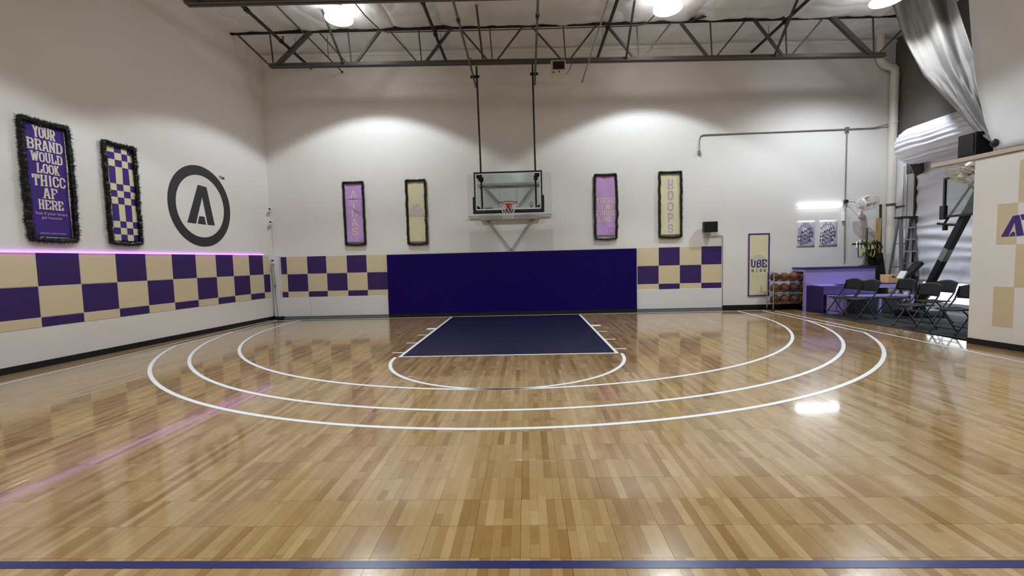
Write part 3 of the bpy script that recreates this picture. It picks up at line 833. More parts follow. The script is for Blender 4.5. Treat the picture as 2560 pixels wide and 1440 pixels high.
# ================================================================== HOOP
BX = -0.095
hoop = thing('basketball_hoop', (BX, .38, 2.74), 'ceiling hung glass basketball hoop over the navy key', 'basketball hoop')
by = 0.38
z0, z1 = 2.81, 3.843; hw = .893
G().box(BX - hw + .03, BX + hw - .03, by - .006, by + .006, z0 + .04, z1 - .03).build('backboard_glass', M['glass'], hoop, smooth=False)
g = G()
g.box(BX - hw, BX + hw, by - .02, by + .025, z1 - .035, z1).box(BX - hw, BX + hw, by - .02, by + .025, z0, z0 + .045)
g.box(BX - hw, BX - hw + .035, by - .02, by + .025, z0 + .045, z1 - .035).box(BX + hw - .035, BX + hw, by - .02, by + .025, z0 + .045, z1 - .035)
g.build('backboard_frame', M['black_metal'], hoop, smooth=False, bevel=.003)
g = G(); w = .03; q = by - .0085
for a in ((BX - hw + .035, BX + hw - .035, z1 - .035 - w, z1 - .035), (BX - hw + .035, BX + hw - .035, z0 + .045, z0 + .045 + w), (BX - hw + .035, BX - hw + .035 + w, z0 + .075, z1 - .065), (BX + hw - .035 - w, BX + hw - .035, z0 + .075, z1 - .065)):
    g.box(a[0], a[1], q, q + .002, a[2], a[3])
g.build('border_stripe', M['white_line'], hoop, smooth=False)
g = G()
for a in ((BX - .245, BX - .20, 3.06, 3.475), (BX + .20, BX + .245, 3.06, 3.475), (BX - .20, BX + .20, 3.43, 3.475)):
    g.box(a[0], a[1], q, q + .002, a[2], a[3])
g.build('target_square', M['acrylic'], hoop, smooth=False)
g = G()
pp = []
for x, z in ((-hw - .012, 3.19), (-hw - .012, z0 + .005), (hw + .012, z0 + .005), (hw + .012, 3.19)): pp.append((BX + x, by, z))
g.box(BX - hw - .045, BX + hw + .045, by - .035, by + .035, z0 - .045, z0 + .035)
g.box(BX - hw - .045, BX - hw + .025, by - .035, by + .035, z0 + .035, 3.21).box(BX + hw - .025, BX + hw + .045, by - .035, by + .035, z0 + .035, 3.21)
g.build('edge_padding', M['padding'], hoop, bevel=.022)
RX, RY, RZ = BX + .005, -.005, 2.985
rim = G().torus((RX, RY, RZ), .235, .013, n=40).build('rim', M['rim'], hoop)
g = G().box(RX - .08, RX + .08, by - .03, by - .008, RZ - .14, RZ + .03)
g.obox((RX, by - .10, RZ - .035), (.08, 0, 0), (0, .075, .0), (0, 0, .018))
g.add([(RX - .075, by - .03, RZ - .04), (RX + .075, by - .03, RZ - .04), (RX + .045, by - .03, RZ - .17), (RX - .045, by - .03, RZ - .17), (RX - .075, by - .13, RZ - .04), (RX + .075, by - .13, RZ - .04)],
      [(0, 1, 5, 4), (0, 4, 3), (1, 2, 5), (3, 4, 5, 2), (0, 3, 2, 1)])
g.build('rim_bracket', M['rim'], rim, smooth=False)
g = G()
NL = 12
def net_pt(a, lvl):
    r = [.225, .20, .172, .148, .128, .122][lvl]
    z = RZ - [.012, .09, .17, .25, .33, .40][lvl]
    return Vector((RX + r * math.cos(a), RY + r * math.sin(a), z))
for k in range(NL):
    for s in (-1, 1):
        path = [net_pt(2 * PI * (k + s * .5 * l * .95) / NL, l) for l in range(6)]
        g.tube(path, .0034, 5)
g.build('net', M['net'], rim)
for px_, top, name in ((-0.70 + BX, 6.555, 'pole'), (0.72 + BX, 6.57, 'pole')):
    pass
POLE = ((-.835, 6.55, -.79), (.612, 6.57, .632))
for xt, zt, xb in POLE:
    G().tube([(xb, .43, 2.86), (xt, .43, zt)], .024, 12).build('hanger_pole', M['black_metal'], hoop)
    G().box(xb - .05, xb + .05, by + .02, .46, 3.60, 3.72).box(xb - .045, xb + .045, by + .02, .46, 2.83, 2.90).build('pole_clamp', M['black_metal'], hoop, smooth=False)
for sx in (-1, 1):
    x = BX + sx * (hw - .1)
    g = G().box(x - .07, x + .07, by + .01, by + .05, z1 - .15, z1 - .065); g.obox((x - sx * .05, by + .03, z1 - .17), (.035, 0, .03), (0, .015, 0), (-.02, 0, .03))
    g.build('corner_bracket', M['black_metal'], hoop, smooth=False)
    g = G().add([(x + sx * .07, by + .02, z0 + .075), (x - sx * .05, by + .02, z0 + .075), (x - sx * .05, by + .02, z0 + .12), (x + sx * .07, by + .02, z0 + .19),
                 (x + sx * .07, by + .04, z0 + .075), (x - sx * .05, by + .04, z0 + .075), (x - sx * .05, by + .04, z0 + .12), (x + sx * .07, by + .04, z0 + .19)],
                [(0, 1, 2, 3), (7, 6, 5, 4), (0, 4, 5, 1), (1, 5, 6, 2), (2, 6, 7, 3), (3, 7, 4, 0)])
    g.build('corner_bracket', M['black_metal'], hoop, smooth=False)
FQ = lambda u, v, o: Vector((u, q - .001 - o, v))
g = G(); font_text(g, FQ, 'GARED', BX - .52, 2.885, .042, 0, width=.22, bold=.04); g.build('backboard_lettering', M['print_dark'], hoop, smooth=False, fix=False)
g = G(); ring(g, FQ, BX + .60, 2.97, .042, .056, 0, 28, -.22 * PI, 1.22 * PI); emblem_a(g, FQ, BX + .60, 2.93, .085, 0); g.build('backboard_emblem', M['print_dark'], hoop, smooth=False, fix=False)

# ceiling support pipes of the hoop
for k, (x0, x1, zc, ye, lab) in enumerate(((-0.84, -0.925, 6.28, 1.06, 'grey steel pipe clamped to the hoop pole nearer the lavender ATLAS banner'), (0.645, 0.68, 6.29, 1.06, 'grey steel pipe clamped to the hoop pole nearer the hanging timer box'))):
    t = thing('support_pipe', (x0, -2.0, zc), lab, 'pipe', 'steel pipes carrying the hoop')
    G().tube([(x0, -8.2, zc), (x1, ye, zc)], .026, 12).build('pipe', M['galv_dark'], t)
    xi = lambda y: x0 + (x1 - x0) * (y + 8.2) / (ye + 8.2)
    G().tube([(xi(-2.3), -2.3, zc), (xi(-2.2), -2.2, zc)], .04, 10).build('coupling', M['steel_black'], t)
    xp = POLE[k][0]
    G().box(min(x1, xp) - .07, max(x1, xp) + .07, .38, .415, zc - .03, zc + .03).build('clamp', M['black_metal'], t, smooth=False)
    G().tube([(xi(-.05), -.05, zc), (xi(-.05), -.05, 6.55)], .014, 6).build('hanger', M['galv_dark'], t)
    G().tube([(xi(-5.4), -5.4, zc), (xi(-5.4), -5.4, 7.28)], .014, 6).build('hanger', M['galv_dark'], t)

# wall mounted acrylic sheets and flat grey bars in V pairs behind the hoop
t = thing('backboard_mount', (-.09, 1.05, 1.8), 'clear acrylic sheet with flat grey V bars on the wall behind the hoop', 'wall mount')
G().box(-1.255, 1.082, 1.06, 1.066, 2.78, 3.925).build('acrylic_sheet', M['acrylic'], t, smooth=False)
G().box(-1.255, 1.082, 1.05, 1.07, 2.745, 2.785).build('sheet_rail', mat('pale grey rail', rgb(168, 165, 160), .6), t, smooth=False)
gm_ = mat('pale grey bar', rgb(160, 158, 152), .6)
G().box(-.93, .76, 1.03, 1.075, 2.66, 2.77).build('lower_bar', gm_, t, smooth=False)
G().box(-.97, .79, 1.05, 1.075, 3.60, 3.665).build('upper_bar', gm_, t, smooth=False)
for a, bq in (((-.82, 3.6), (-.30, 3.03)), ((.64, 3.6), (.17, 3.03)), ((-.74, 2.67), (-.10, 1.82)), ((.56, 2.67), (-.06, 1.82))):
    G().bar((a[0], 1.085, a[1]), (bq[0], 1.085, bq[1]), .08, .02, up=(0, 1, 0)).build('slant_bar', gm_, t, smooth=False)
t2 = G().box(-1.245, 1.10, 1.09, 1.096, 1.775, 2.36).build('acrylic_panel', M['acrylic'], smooth=False)
tag(t2, 'clear acrylic wall panel just above the indigo pads under the hoop', 'wall panel')

# ================================================================== ROOF TRUSSES AND PIPES
def truss(y, name, label, seen=True):
    zb = lambda x: 6.455 - .0225 * x
    zt = lambda x: 7.315 - .0165 * x
    t = thing(name, (1.4, y, zb(1.4)), label, 'roof truss', 'open web steel roof trusses')
    xl, xr = -6.03, 9.1
    for s in (-1, 1):
        g = G()
        g.bar((xl, y + s * .045, zb(xl) - .045), (xr, y + s * .045, zb(xr) - .045), .065, .012)
        g.bar((xl, y + s * .016, zb(xl)), (xr, y + s * .016, zb(xr)), .010, .10)
        g.build('bottom_chord', M['steel_dark'], t, smooth=False)
        g = G()
        g.bar((-7.0, y + s * .045, zt(-7.0) + .045), (10.2, y + s * .045, zt(10.2) + .045), .065, .012)
        g.bar((-7.0, y + s * .016, zt(-7.0)), (10.2, y + s * .016, zt(10.2)), .010, .10)
        g.build('top_chord', M['steel_black'], t, smooth=False)
    nodes = [-5.933, -3.94, -2.16, -.389, 1.423, 3.216, 4.988, 6.779, 8.841]
    tops = [-6.93, -4.83, -3.05, -1.27, .50, 2.32, 4.12, 5.90, 7.74, 9.9]
    for i, xb in enumerate(nodes):
        tl, tr_ = tops[i], tops[i + 1]
        g = G().bar((xb, y, zb(xb)), (xb - .05, y, zt(xb)), .028, .028); g.build('vertical_web', M['steel_dark'], t, smooth=False)
        wl = .055 if i > 4 else .036
        wr = .06 if i < 3 else .036
        if i == 0: wl, wr = .04, .09
        if i == len(nodes) - 1: wl = .10
        g = G().bar((xb - .09, y, zb(xb)), (tl + .07, y, zt(tl)), wl, wl); g.build('diagonal_web', M['steel_dark'], t, smooth=False)
        g = G().bar((xb + .09, y, zb(xb)), (tr_ - .09, y, zt(tr_)), wr, wr); g.build('diagonal_web', M['steel_dark'], t, smooth=False)
    return t
truss(0.0, 'roof_truss', 'dark open web roof truss nearest the back wall, over the hoop')
truss(-2.69, 'roof_truss', 'dark roof truss whose bottom chord crosses the top left above the lamp')
for y in (-8.07, -13.45):
    truss(y, 'roof_truss', 'dark roof truss farther back above the near court, out of view')

def pipe(name, pts, r, mt, label, cat='pipe', group=None, parts=()):
    t = thing(name, pts[0], label, cat, group)
    pp_ = G().tube(pts, r, 10).build('pipe', M[mt], t)
    for nm, a, bq, rr in parts: G().tube([a, bq], rr, 10).build(nm, M[mt], pp_)
    return t
SG = 'black sprinkler pipes under the roof'
for x0, x1, zc, lab in ((-5.40, -5.50, 6.98, 'black sprinkler pipe nearest the left wall'), (-1.68, -1.72, 6.98, 'black sprinkler pipe left of the hoop pipes'),
                    (2.36, 2.40, 6.96, 'black sprinkler pipe right of the hanging timer box'), (6.50, 6.50, 6.93, 'black sprinkler pipe nearest the grey plastic curtain')):
    xi = lambda y: x0 + (x1 - x0) * (y + 12) / 13.1
    t = pipe('sprinkler_pipe', [(x0, -12, zc), (x1, 1.1, zc)], .038, 'steel_black', lab, group=SG,
         parts=[('coupling', (xi(-1.75), -1.75, zc), (xi(-1.65), -1.65, zc), .055), ('coupling', (xi(-.42), -.42, zc), (xi(-.34), -.34, zc), .052)])
    g = G().tube([(xi(-.3), -.30, zc), (xi(-.3), -.30, zc + .13)], .014, 6); g.lathe((xi(-.3), -.30, zc + .13), [(.005, 0), (.035, .01), (.005, .02)], 8)
    g.build('sprinkler_head', M['steel_black'], t)
    G().tube([(xi(.3), .3, zc), (xi(.3), .3, ceil_z(x0))], .006, 5).build('hanger_rod', M['steel_black'], t)
for x, ang, lab in ((-4.14, 1, 'dark diagonal truss brace under the left lamp'), (-.62, 1, 'dark diagonal truss brace just left of the hoop poles'), (2.90, 1, 'dark diagonal truss brace just left of the middle lamp'), (6.47, 1, 'dark diagonal truss brace crossing the right sprinkler pipe')):
    g = G().bar((x, .0, 6.44 - .0225 * x), (x - .03, -1.0, 7.25 - .0165 * x), .045, .045)
    tag(g.build('truss_brace', M['steel_dark'], smooth=False), lab, 'brace', 'diagonal truss braces')
t = pipe('conduit_rod', [(-4.65, -9, 6.83), (-4.62, 1.06, 6.83)], .016, 'steel_black', 'thin dark rod crossing below the left truss end', 'rod')
G().tube([(-4.63, .25, 6.83), (-4.63, .25, 7.38)], .007, 5).build('hanger_rod', M['steel_black'], t)
G().lathe((-4.62, 1.06, 6.83), [(.0, -.02), (.026, -.015), (.026, .02), (0, .025)], 8, axis=(0, 1, 0)).build('end_cap', M['steel_black'], t)
t = pipe('conduit_rod', [(1.98, -9, 6.28), (1.955, .95, 6.28)], .016, 'galv', 'thin grey conduit rod ending above the lavender finish line banner', 'rod')
G().lathe((1.955, .95, 6.28), [(.0, -.03), (.03, -.02), (.03, .03), (0, .035)], 8, axis=(0, 1, 0)).build('end_cap', M['galv'], t)
G().tube([(1.97, -.02, 6.28), (1.97, -.02, 6.44)], .018, 6).build('hanger_clip', M['galv'], t)
tag(G().tube([(-3.35, -2.6, 7.2), (-3.2, -1.0, 7.16), (-3.05, -.42, 7.13), (-2.9, -.30, 7.12), (-1.0, -.28, 7.09), (1.0, -.27, 7.06), (3.1, -.28, 7.03), (3.3, -.35, 7.03), (3.42, -.7, 7.05), (3.5, -1.05, 7.15)], .015, 7).build('lamp_conduit', M['galv_dark']), 'thin conduit along the ceiling feeding the two high bay lamps', 'conduit')
g = G()
g.add([(4.42, -.06, 7.22), (4.95, -.08, 7.25), (4.62, -.30, 7.16), (4.38, -.16, 7.10), (4.42, -.06, 7.25), (4.95, -.08, 7.27), (4.62, -.30, 7.19), (4.38, -.16, 7.13)], [(0, 1, 2, 3), (7, 6, 5, 4), (0, 4, 5, 1), (1, 5, 6, 2), (2, 6, 7, 3), (3, 7, 4, 0)])
g.build('torn_flap', M['steel_black'], ceiling, smooth=False)

# hanging timer box
t = thing('timer_box', (1.22, -.12, 5.99), 'beige timer box with a dark screen hanging from the truss', 'timer box')
G().box(1.05, 1.40, -.19, -.05, 5.99, 6.355).build('case', M['beige_box'], t, bevel=.008)
G().box(1.09, 1.38, -.205, -.19, 6.13, 6.33).build('screen_bezel', mat('brown bezel', rgb(96, 84, 72), .5), t, smooth=False)
G().box(1.105, 1.365, -.211, -.205, 6.145, 6.305).build('screen', M['screen'], t, smooth=False)
G().box(1.07, 1.15, -.196, -.19, 6.055, 6.085).build('red_label', M['red_label'], t, smooth=False)
G().lathe((1.24, -.195, 6.08), [(.0, -.012), (.02, -.01), (.02, .005)], 12, axis=(0, 1, 0)).build('knob', M['black_plastic'], t)
G().tube([(1.40, -.10, 6.04), (1.46, -.10, 6.07), (1.53, -.1, 6.20), (1.60, -.09, 6.38), (1.68, -.06, 6.42)], .009, 6).build('cable', M['galv_dark'], t)

# ================================================================== LAMPS
lamp_data = bpy.data.lights.new('lamp_light', 'SPOT')
lamp_data.energy = LAMP_POWER; lamp_data.color = LAMP_COLOR
lamp_data.spot_size = math.radians(121); lamp_data.spot_blend = 0.16; lamp_data.shadow_soft_size = 0.16
lamp_data_cool = lamp_data.copy(); lamp_data_cool.energy = LAMP_POWER * 1.35; lamp_data_cool.spot_blend = 0.55; lamp_data_cool.spot_size = math.radians(134); lamp_data_cool.color = (0.84, 0.93, 1.0)
def make_lamp(loc, label):
    t = thing('high_bay_lamp', loc, label, 'ceiling lamp', 'high bay lamps')
    x, y, z = loc
    G().lathe((x, y, z), [(.30, 0.0), (.305, .02), (.27, .055), (.235, .075), (.20, .13), (.165, .21), (.12, .245)], 28).build('reflector', M['lamp_glow'], t)
    rf = [q for q in bpy.data.objects if q.parent == t][0]
    G().lathe((x, y, z), [(.0, -.006), (.285, -.002), (.285, .004), (.0, .004)], 28).build('lens', M['lens_glow'], t)
    G().torus((x, y, z + .082), .236, .009, n=32, k=6).build('clamp_ring', M['galv'], rf)
    G().lathe((x, y, z), [(.125, .245), (.10, .255), (.10, .27), (.05, .275), (.0, .28)], 18).build('housing', M['galv'], t)
    G().tube([(x, y, z + .33), (x, y, ceil_z(x) + .05)], .012, 6).build('hook', M['galv_dark'], t)
    lo = bpy.data.objects.new('lamp_light', lamp_data_cool if loc[0] > 7 else lamp_data); C.objects.link(lo); lo.parent = t
    lo.location = (0, 0, -.03)
    return t
for loc, lab in zip(LAMPS_SEEN, ('lit high bay lamp on the ceiling above the lavender ATLAS banner', 'lit high bay lamp on the ceiling right of the hoop pipes', 'lit high bay lamp at the top edge of the grey plastic curtain')):
    make_lamp(loc, lab)
for loc in LAMPS_BEHIND:
    make_lamp(loc, 'lit high bay lamp farther back above the near court, out of view')

# LED tube lamp on the back wall
t = thing('tube_lamp', (8.36, 1.07, 2.79), 'lit white LED tube on the back wall above the two posters', 'wall lamp')
G().tube([(7.775, 1.06, 2.79), (8.93, 1.06, 2.79)], .018, 10).build('tube', M['tube_glow'], t)
G().box(7.76, 8.95, 1.075, 1.1, 2.775, 2.805).build('backing', M['white_plastic'], t, smooth=False)
G().tube([(8.95, 1.07, 2.79), (9.0, 1.06, 2.84), (9.02, 1.05, 2.89)], .008, 6).build('cable', M['black_plastic'], t)
tl = bpy.data.lights.new('tube_light', 'AREA'); tl.shape = 'RECTANGLE'; tl.size = 1.15; tl.size_y = .03; tl.energy = 7; tl.color = (.9, .95, 1.0)
to = bpy.data.objects.new('tube_light', tl); C.objects.link(to); to.parent = t; to.location = (0, -.045, -.0); to.rotation_euler = (-PI / 2, 0, 0)

# ================================================================== WALL SERVICES
t = thing('wall_speaker', (5.345, .97, 2.13), 'small black box speaker on the wall above the right checker panels', 'speaker')
G().box(5.165, 5.53, .86, 1.0, 2.15, 2.435).build('case', M['black_plastic'], t, bevel=.01)
G().box(5.20, 5.50, .853, .86, 2.18, 2.41).build('grille', M['screen'], t, smooth=False)
G().box(5.30, 5.40, 1.0, 1.1, 2.2, 2.36).build('bracket', M['galv_dark'], t, smooth=False)
tag(G().tube([(5.42, 1.08, 2.15), (5.42, 1.08, 2.06), (5.74, 1.08, 2.055), (5.752, 1.08, 2.04), (5.752, 1.08, .12)], .008, 6).build('speaker_cable', M['galv']), 'thin grey cable running down from the black wall speaker', 'cable')
t = thing('wall_conduit', (5.11, 1.06, 4.3), 'grey conduit run high on the wall with a drop to a plug end', 'conduit')
G().tube([(5.105, 1.075, 4.35), (5.105, 1.075, 4.66), (5.13, 1.075, 4.75), (5.21, 1.075, 4.79), (6.5, 1.075, 4.80), (9.0, 1.075, 4.81), (9.72, 1.075, 4.815), (9.95, 1.06, 4.86), (10.22, .98, 4.93)], .014, 8).build('pipe', M['galv'], t)
G().box(5.07, 5.14, 1.04, 1.1, 4.27, 4.37).build('plug_box', M['galv'], t, bevel=.004)
G().box(8.97, 9.06, 1.04, 1.1, 4.74, 4.86).build('junction_box', M['galv'], t, bevel=.004)
G().tube([(9.02, 1.075, 4.75), (9.02, 1.075, 3.0), (9.04, 1.075, 1.25)], .017, 8).build('drop_pipe', M['galv'], t)
G().box(8.985, 9.075, 1.03, 1.1, 2.84, 2.93).build('socket_box', M['black_plastic'], t, bevel=.006)
G().box(8.95, 9.0, 1.03, 1.1, 2.36, 2.60).build('outlet_box', M['white_plastic'], t, bevel=.006)
t = thing('downpipe', (10.1, .95, .8), 'white roof drain pipe with an offset elbow in the far right corner', 'drain pipe')
G().tube([(9.74, .95, 7.2), (9.74, .95, 6.62), (9.76, .95, 6.50), (9.83, .95, 6.41), (9.95, .95, 6.36), (10.05, .95, 6.33), (10.12, .95, 6.26), (10.12, .95, 6.14), (10.12, .95, -.014)], .095, 18).build('pipe', M['pipe_white'], t)
for z in (6.62, 6.1, 4.9, 2.75): G().tube([(9.74 if z > 6.5 else 10.12, .95, z - .03), (9.74 if z > 6.5 else 10.12, .95, z + .03)], .104, 18).build('collar', M['pipe_white'] if z > 3 else M['galv_dark'], t)
# corner cameras and cable by the left corner
for z, lab in ((3.16, 'upper small white security camera in the back left corner'), (2.80, 'lower small white security camera in the back left corner')):
    t = thing('security_camera', (-6.82, 1.02, z), lab, 'camera', 'corner security cameras')
    G().tube([(-6.85, 1.09, z + .03), (-6.83, 1.0, z)], .012, 8).build('mount', M['white_plastic'], t)
    G().tube([(-6.83, 1.02, z), (-6.80, .90, z - .03)], .035, 12).build('body', M['white_plastic'], t)
    G().tube([(-6.80, .90, z - .03), (-6.797, .89, z - .033)], .022, 12).build('lens', M['screen'], t)
tag(G().tube([(-6.84, 1.07, 2.72), (-6.85, 1.08, 2.4), (-6.84, 1.08, 1.86)], .010, 6).build('camera_cable', M['white_plastic']), 'white cable hanging from the lower corner camera', 'cable')
t = thing('corner_outlet', (-6.84, .93, 1.55), 'white wall outlet with plugs at the top of the corner post', 'outlet')
G().box(-6.85, -6.78, .935, .96, 1.60, 1.74).build('plate', M['white_plastic'], t, bevel=.004)
G().box(-6.835, -6.795, .90, .935, 1.67, 1.71).build('plug', M['black_plastic'], t, bevel=.004)
G().box(-6.84, -6.79, .89, .935, 1.60, 1.65).build('adapter', M['white_plastic'], t, bevel=.004)
G().tube([(-6.81, .92, 1.6), (-6.80, .92, 1.3), (-6.79, .93, .95), (-6.80, .935, .6), (-6.77, .935, .3), (-6.77, .935, .09)], .007, 6).build('power_cord', M['galv_dark'], t)
G().box(-6.80, -6.78, .915, .935, .93, 1.0).build('inline_plug', M['black_plastic'], t, smooth=False)

# ================================================================== RIGHT CORNER
# roll up door with white insulation, open at the foot
door = struct(G().grid(lambda a, bq: (10.20 + .026 * math.sin(bq * 66 + 5.0 * noise.noise(Vector((a * 3.0, bq * 5, 1)))) * (.25 + .9 * abs(noise.noise(Vector((a * 5, bq * 9, 5))))) + .02 * noise.noise(Vector((a * 4, bq * 9, 3))), .28 - a * 5.4, .78 + bq * 3.1), 80, 260).build('door_1', M['door_sheet'], fix=False))
G().box(10.17, 10.24, -5.2, .28, .735, .79).build('bottom_bar', M['white_plastic'], door, smooth=False)
G().box(10.17, 10.25, .28, .33, .0, 3.85).build('door_track', M['black_metal'], door, smooth=False)
g = G()
def drum(a, bq):
    y = .16 - a * 5.3
    e = min(1, (a * 5.3 + .02) / .25); rr = .43 * math.sqrt(max(0.02, 1 - (1 - e) ** 2))
    th = 2 * PI * bq
    w = .012 * math.sin(th * 22 + 4 * noise.noise(Vector((a * 6, bq * 8, 7))))
    return (9.80 + (rr + w) * math.cos(th), y, 4.05 + (rr * 1.02 + w) * math.sin(th))
g.grid(drum, 40, 120); g.build('door_drum_cover', M['door_sheet'], door, fix=False)
G().bar((10.0, .12, 3.72), (10.14, .12, 3.4), .3, .02, up=(0, 1, 0)).build('drum_bracket', M['galv_dark'], door, smooth=False)
t = thing('pull_chain', (10.12, .50, 1.2), 'long steel pull chain of the roll up door', 'chain')
for x, y in ((10.13, .58), (10.13, .47)):
    g = G()
    for k in range(62):
        z = 1.1 + k * .042
        ax = (0, 1, 0) if k % 2 else (1, 0, 0)
        pts = [Vector((x, y, z)) + Vector((.011 * math.cos(a) * (k % 2), .011 * math.cos(a) * ((k + 1) % 2), .025 * math.sin(a))) for a in (0, PI / 3, 2 * PI / 3, PI, 4 * PI / 3, 5 * PI / 3)]
        g.tube(pts, .0045, 4, closed=True)
    g.build('chain_strand', M['galv_dark'], t)
out = struct(G().box(12.4, 24, -14, 6, -.3, -.02).build('ground', M['ground_out'], smooth=False))
G().box(10.45, 12.4, -14, 6, -.3, -.02).build('painted_shade_apron', mat('pavement painted as shade', rgb(34, 34, 37), 0.9, var=0.2, vscale=40), out, smooth=False)  # near ground coloured dark to paint the shade beside the building

# rubber mat
mat_o = G().box(7.60, 10.17, -3.86, -.30, .0008, .010)
mat_o.v = [(7.36 if (x < 8 and y > -1) else (7.72 if x < 8 else x), y, z) for x, y, z in mat_o.v]
tag(mat_o.build('floor_mat', M['rubber'], smooth=False), 'charcoal rubber mat under the folding chairs', 'mat')

# purple stepped bench / counter
t = thing('tiered_counter', (8.6, .4, 0), 'purple three step counter along the back wall behind the folding chairs', 'counter')
G().box(7.62, 9.46, .50, 1.06, 1.095, 1.135).build('top_slab', M['desk_dark'], t, bevel=.004)
G().box(7.70, 9.44, .53, .56, .0, 1.095).build('front_panel', M['desk_light'], t, smooth=False)
G().box(7.64, 7.70, .53, .60, -.014, 1.095).build('end_post', M['desk_light'], t, smooth=False)
G().box(7.64, 7.70, .60, 1.06, 1.03, 1.095).build('end_rail', M['desk_light'], t, smooth=False)
G().box(9.42, 9.44, .56, 1.06, -.014, 1.095).build('end_panel', M['desk_dark'], t, smooth=False)
G().box(7.78, 9.66, .09, .525, .665, .69).build('step_top', M['desk_light'], t, smooth=False)
g = G(); g.add([(7.685, .525, -.014), (7.80, .05, -.014), (7.80, .05, .665), (7.685, .525, .665), (7.705, .53, -.014), (7.82, .055, -.014), (7.82, .055, .665), (7.705, .53, .665)], [(0, 1, 2, 3), (7, 6, 5, 4), (0, 4, 5, 1), (1, 5, 6, 2), (2, 6, 7, 3), (3, 7, 4, 0)])
g.build('step_end', M['desk_dark'], t, smooth=False)
G().box(7.82, 9.10, .055, .08, .46, .665).build('step_front', mat('mid purple laminate', rgb(84, 70, 132), .4), t, smooth=False)
G().box(9.10, 9.72, .09, .525, .69, .72).build('side_top', M['desk_dark'], t, smooth=False)
G().box(9.10, 9.66, .09, .12, .60, .665).build('side_front', M['desk_light'], t, smooth=False)
G().box(7.88, 9.74, -.27, .06, .405, .445).build('bench_top', M['desk_light'], t, bevel=.004)
G().box(7.90, 8.16, -.265, -.24, -.013, .405).build('bench_leg', M['desk_light'], t, smooth=False)
G().box(7.885, 7.90, -.265, .055, -.013, .405).build('bench_end', M['desk_light'], t, smooth=False)
G().box(8.93, 8.99, -.265, -.215, -.013, .405).build('bench_leg', M['desk_light'], t, smooth=False)
G().box(9.68, 9.74, -.265, -.215, -.013, .405).build('bench_leg', M['desk_light'], t, smooth=False)
G().box(7.95, 9.74, .03, .055, -.013, .46).build('painted_shade_board', M['black_plastic'], t, smooth=False)  # black stands in for shade in the open space under the bench
tag(G().box(8.18, 8.75, .085, .20, .69, .71).build('dark_rod', M['desk_dark'], smooth=False), 'dark purple flat bar lying on the middle counter step', 'bar')
t = thing('wooden_crate', (9.52, .27, .72), 'pale plywood crate with a hand slot on the counter step', 'crate')
G().box(9.46, 9.70, .14, .40, .72, .735).box(9.46, 9.70, .14, .155, .735, .92).box(9.46, 9.70, .385, .40, .735, .92).box(9.46, 9.475, .155, .385, .735, .92).box(9.685, 9.70, .155, .385, .735, .92).build('box', M['wood'], t, smooth=False)
G().box(9.54, 9.62, .136, .141, .855, .88).build('hand_slot', M['slot'], t, smooth=False)
for x, mt, lab, r, h in ((9.66, 'white_plastic', 'small white cup on the purple bench', .045, .06), (9.44, 'desk_light', 'small lilac cup on the purple bench', .022, .07)):
    t = G().lathe((x, -.13, .446), [(.0, .001), (r * .8, 0), (r, h), (r * .9, h), (r * .7, .006), (0, .006)], 16).build('cup', M[mt])
    tag(t, lab, 'cup')

# ball rack with basketballs
t = thing('ball_rack', (7.4, .78, 0), 'chrome three shelf ball rack partly slid into the purple counter', 'ball rack')
for x, yy in ((6.90, .64), (6.90, .94), (7.85, .64), (7.85, .94)):
    G().tube([(x, yy, .15), (x, yy, 1.02)] if x > 7 else [(x, yy, .15), (x, yy, 1.0)], .013, 8).build('upright', M['chrome'], t)
    G().lathe((x, yy, .035), [(0, -.035), (.03, -.03), (.03, .02), (.012, .04)], 10).build('foot', M['black_plastic'], t)
    G().tube([(x, yy, .15), (x - .01, yy, .05)], .012, 8).build('leg', M['chrome'], t)
for x in (6.90, 7.85):
    G().tube([(x, .64, 1.0), (x, .66, 1.03), (x, .92, 1.03), (x, .94, 1.0)], .013, 8).build('end_bow', M['chrome'], t)
SH = (.20, .505, .80)
for z in SH:
    for yy in (.70, .88):
        G().tube([(6.90, yy, z), (7.85, yy, z)], .011, 8).build('shelf_rail', M['chrome'], t)
    for yy in (.64, .94):
        G().tube([(6.90, yy, z + .04), (7.85, yy, z + .04)], .008, 8).build('side_rail', M['chrome'], t)
    for x in (6.90, 7.85):
        G().tube([(x, .64, z), (x, .94, z)], .009, 8).build('cross_rail', M['chrome'], t)
def ball_at(loc, label, dark):
    t = thing('basketball', loc, label, 'basketball', 'basketballs on the rack')
    o = G().sphere((0, 0, 0), .121, 24, 16).build('ball', M['ball_dark' if dark else 'ball'], t, world=False)
    g = G()
    for ax in ((1, 0, 0), (0, 0, 1)): g.torus((0, 0, 0), .1205, .0028, ax, 32, 5)
    for s in (-1, 1):
        pts = []
        for i in range(28):
            a = 2 * PI * i / 28
            v = Vector((s * .075 + s * .02 * math.cos(2 * a), .085 * math.cos(a), .085 * math.sin(a))).normalized() * .1205
            pts.append(v)
        g.tube(pts, .0028, 5, closed=True)
    g.build('seam', M['ball_seam'], t, world=False)
    t.matrix_basis = Matrix.Translation(Vector(loc)) @ Matrix.Rotation(random.uniform(0, 6), 4, 'Z') @ Matrix.Rotation(random.uniform(-1, 1), 4, 'X')
    return t
rows = (('bottom', SH[0], ((7.025, 1), (7.27, 0), (7.518, 1), (7.765, 0))), ('middle', SH[1], ((7.02, 0), (7.265, 0), (7.51, 1), (7.755, 1))), ('top', SH[2], ((7.015, 1), (7.26, 0), (7.505, 0), (7.75, 1))))
for nm, z, bs in rows:
    for k, (x, dk) in enumerate(bs):
        ball_at((x, .79, z + .092), f"worn {'dark brown' if dk else 'orange brown'} basketball, {('first', 'second', 'third', 'fourth')[k]} from the banner on the {nm} shelf of the chrome rack", dk)

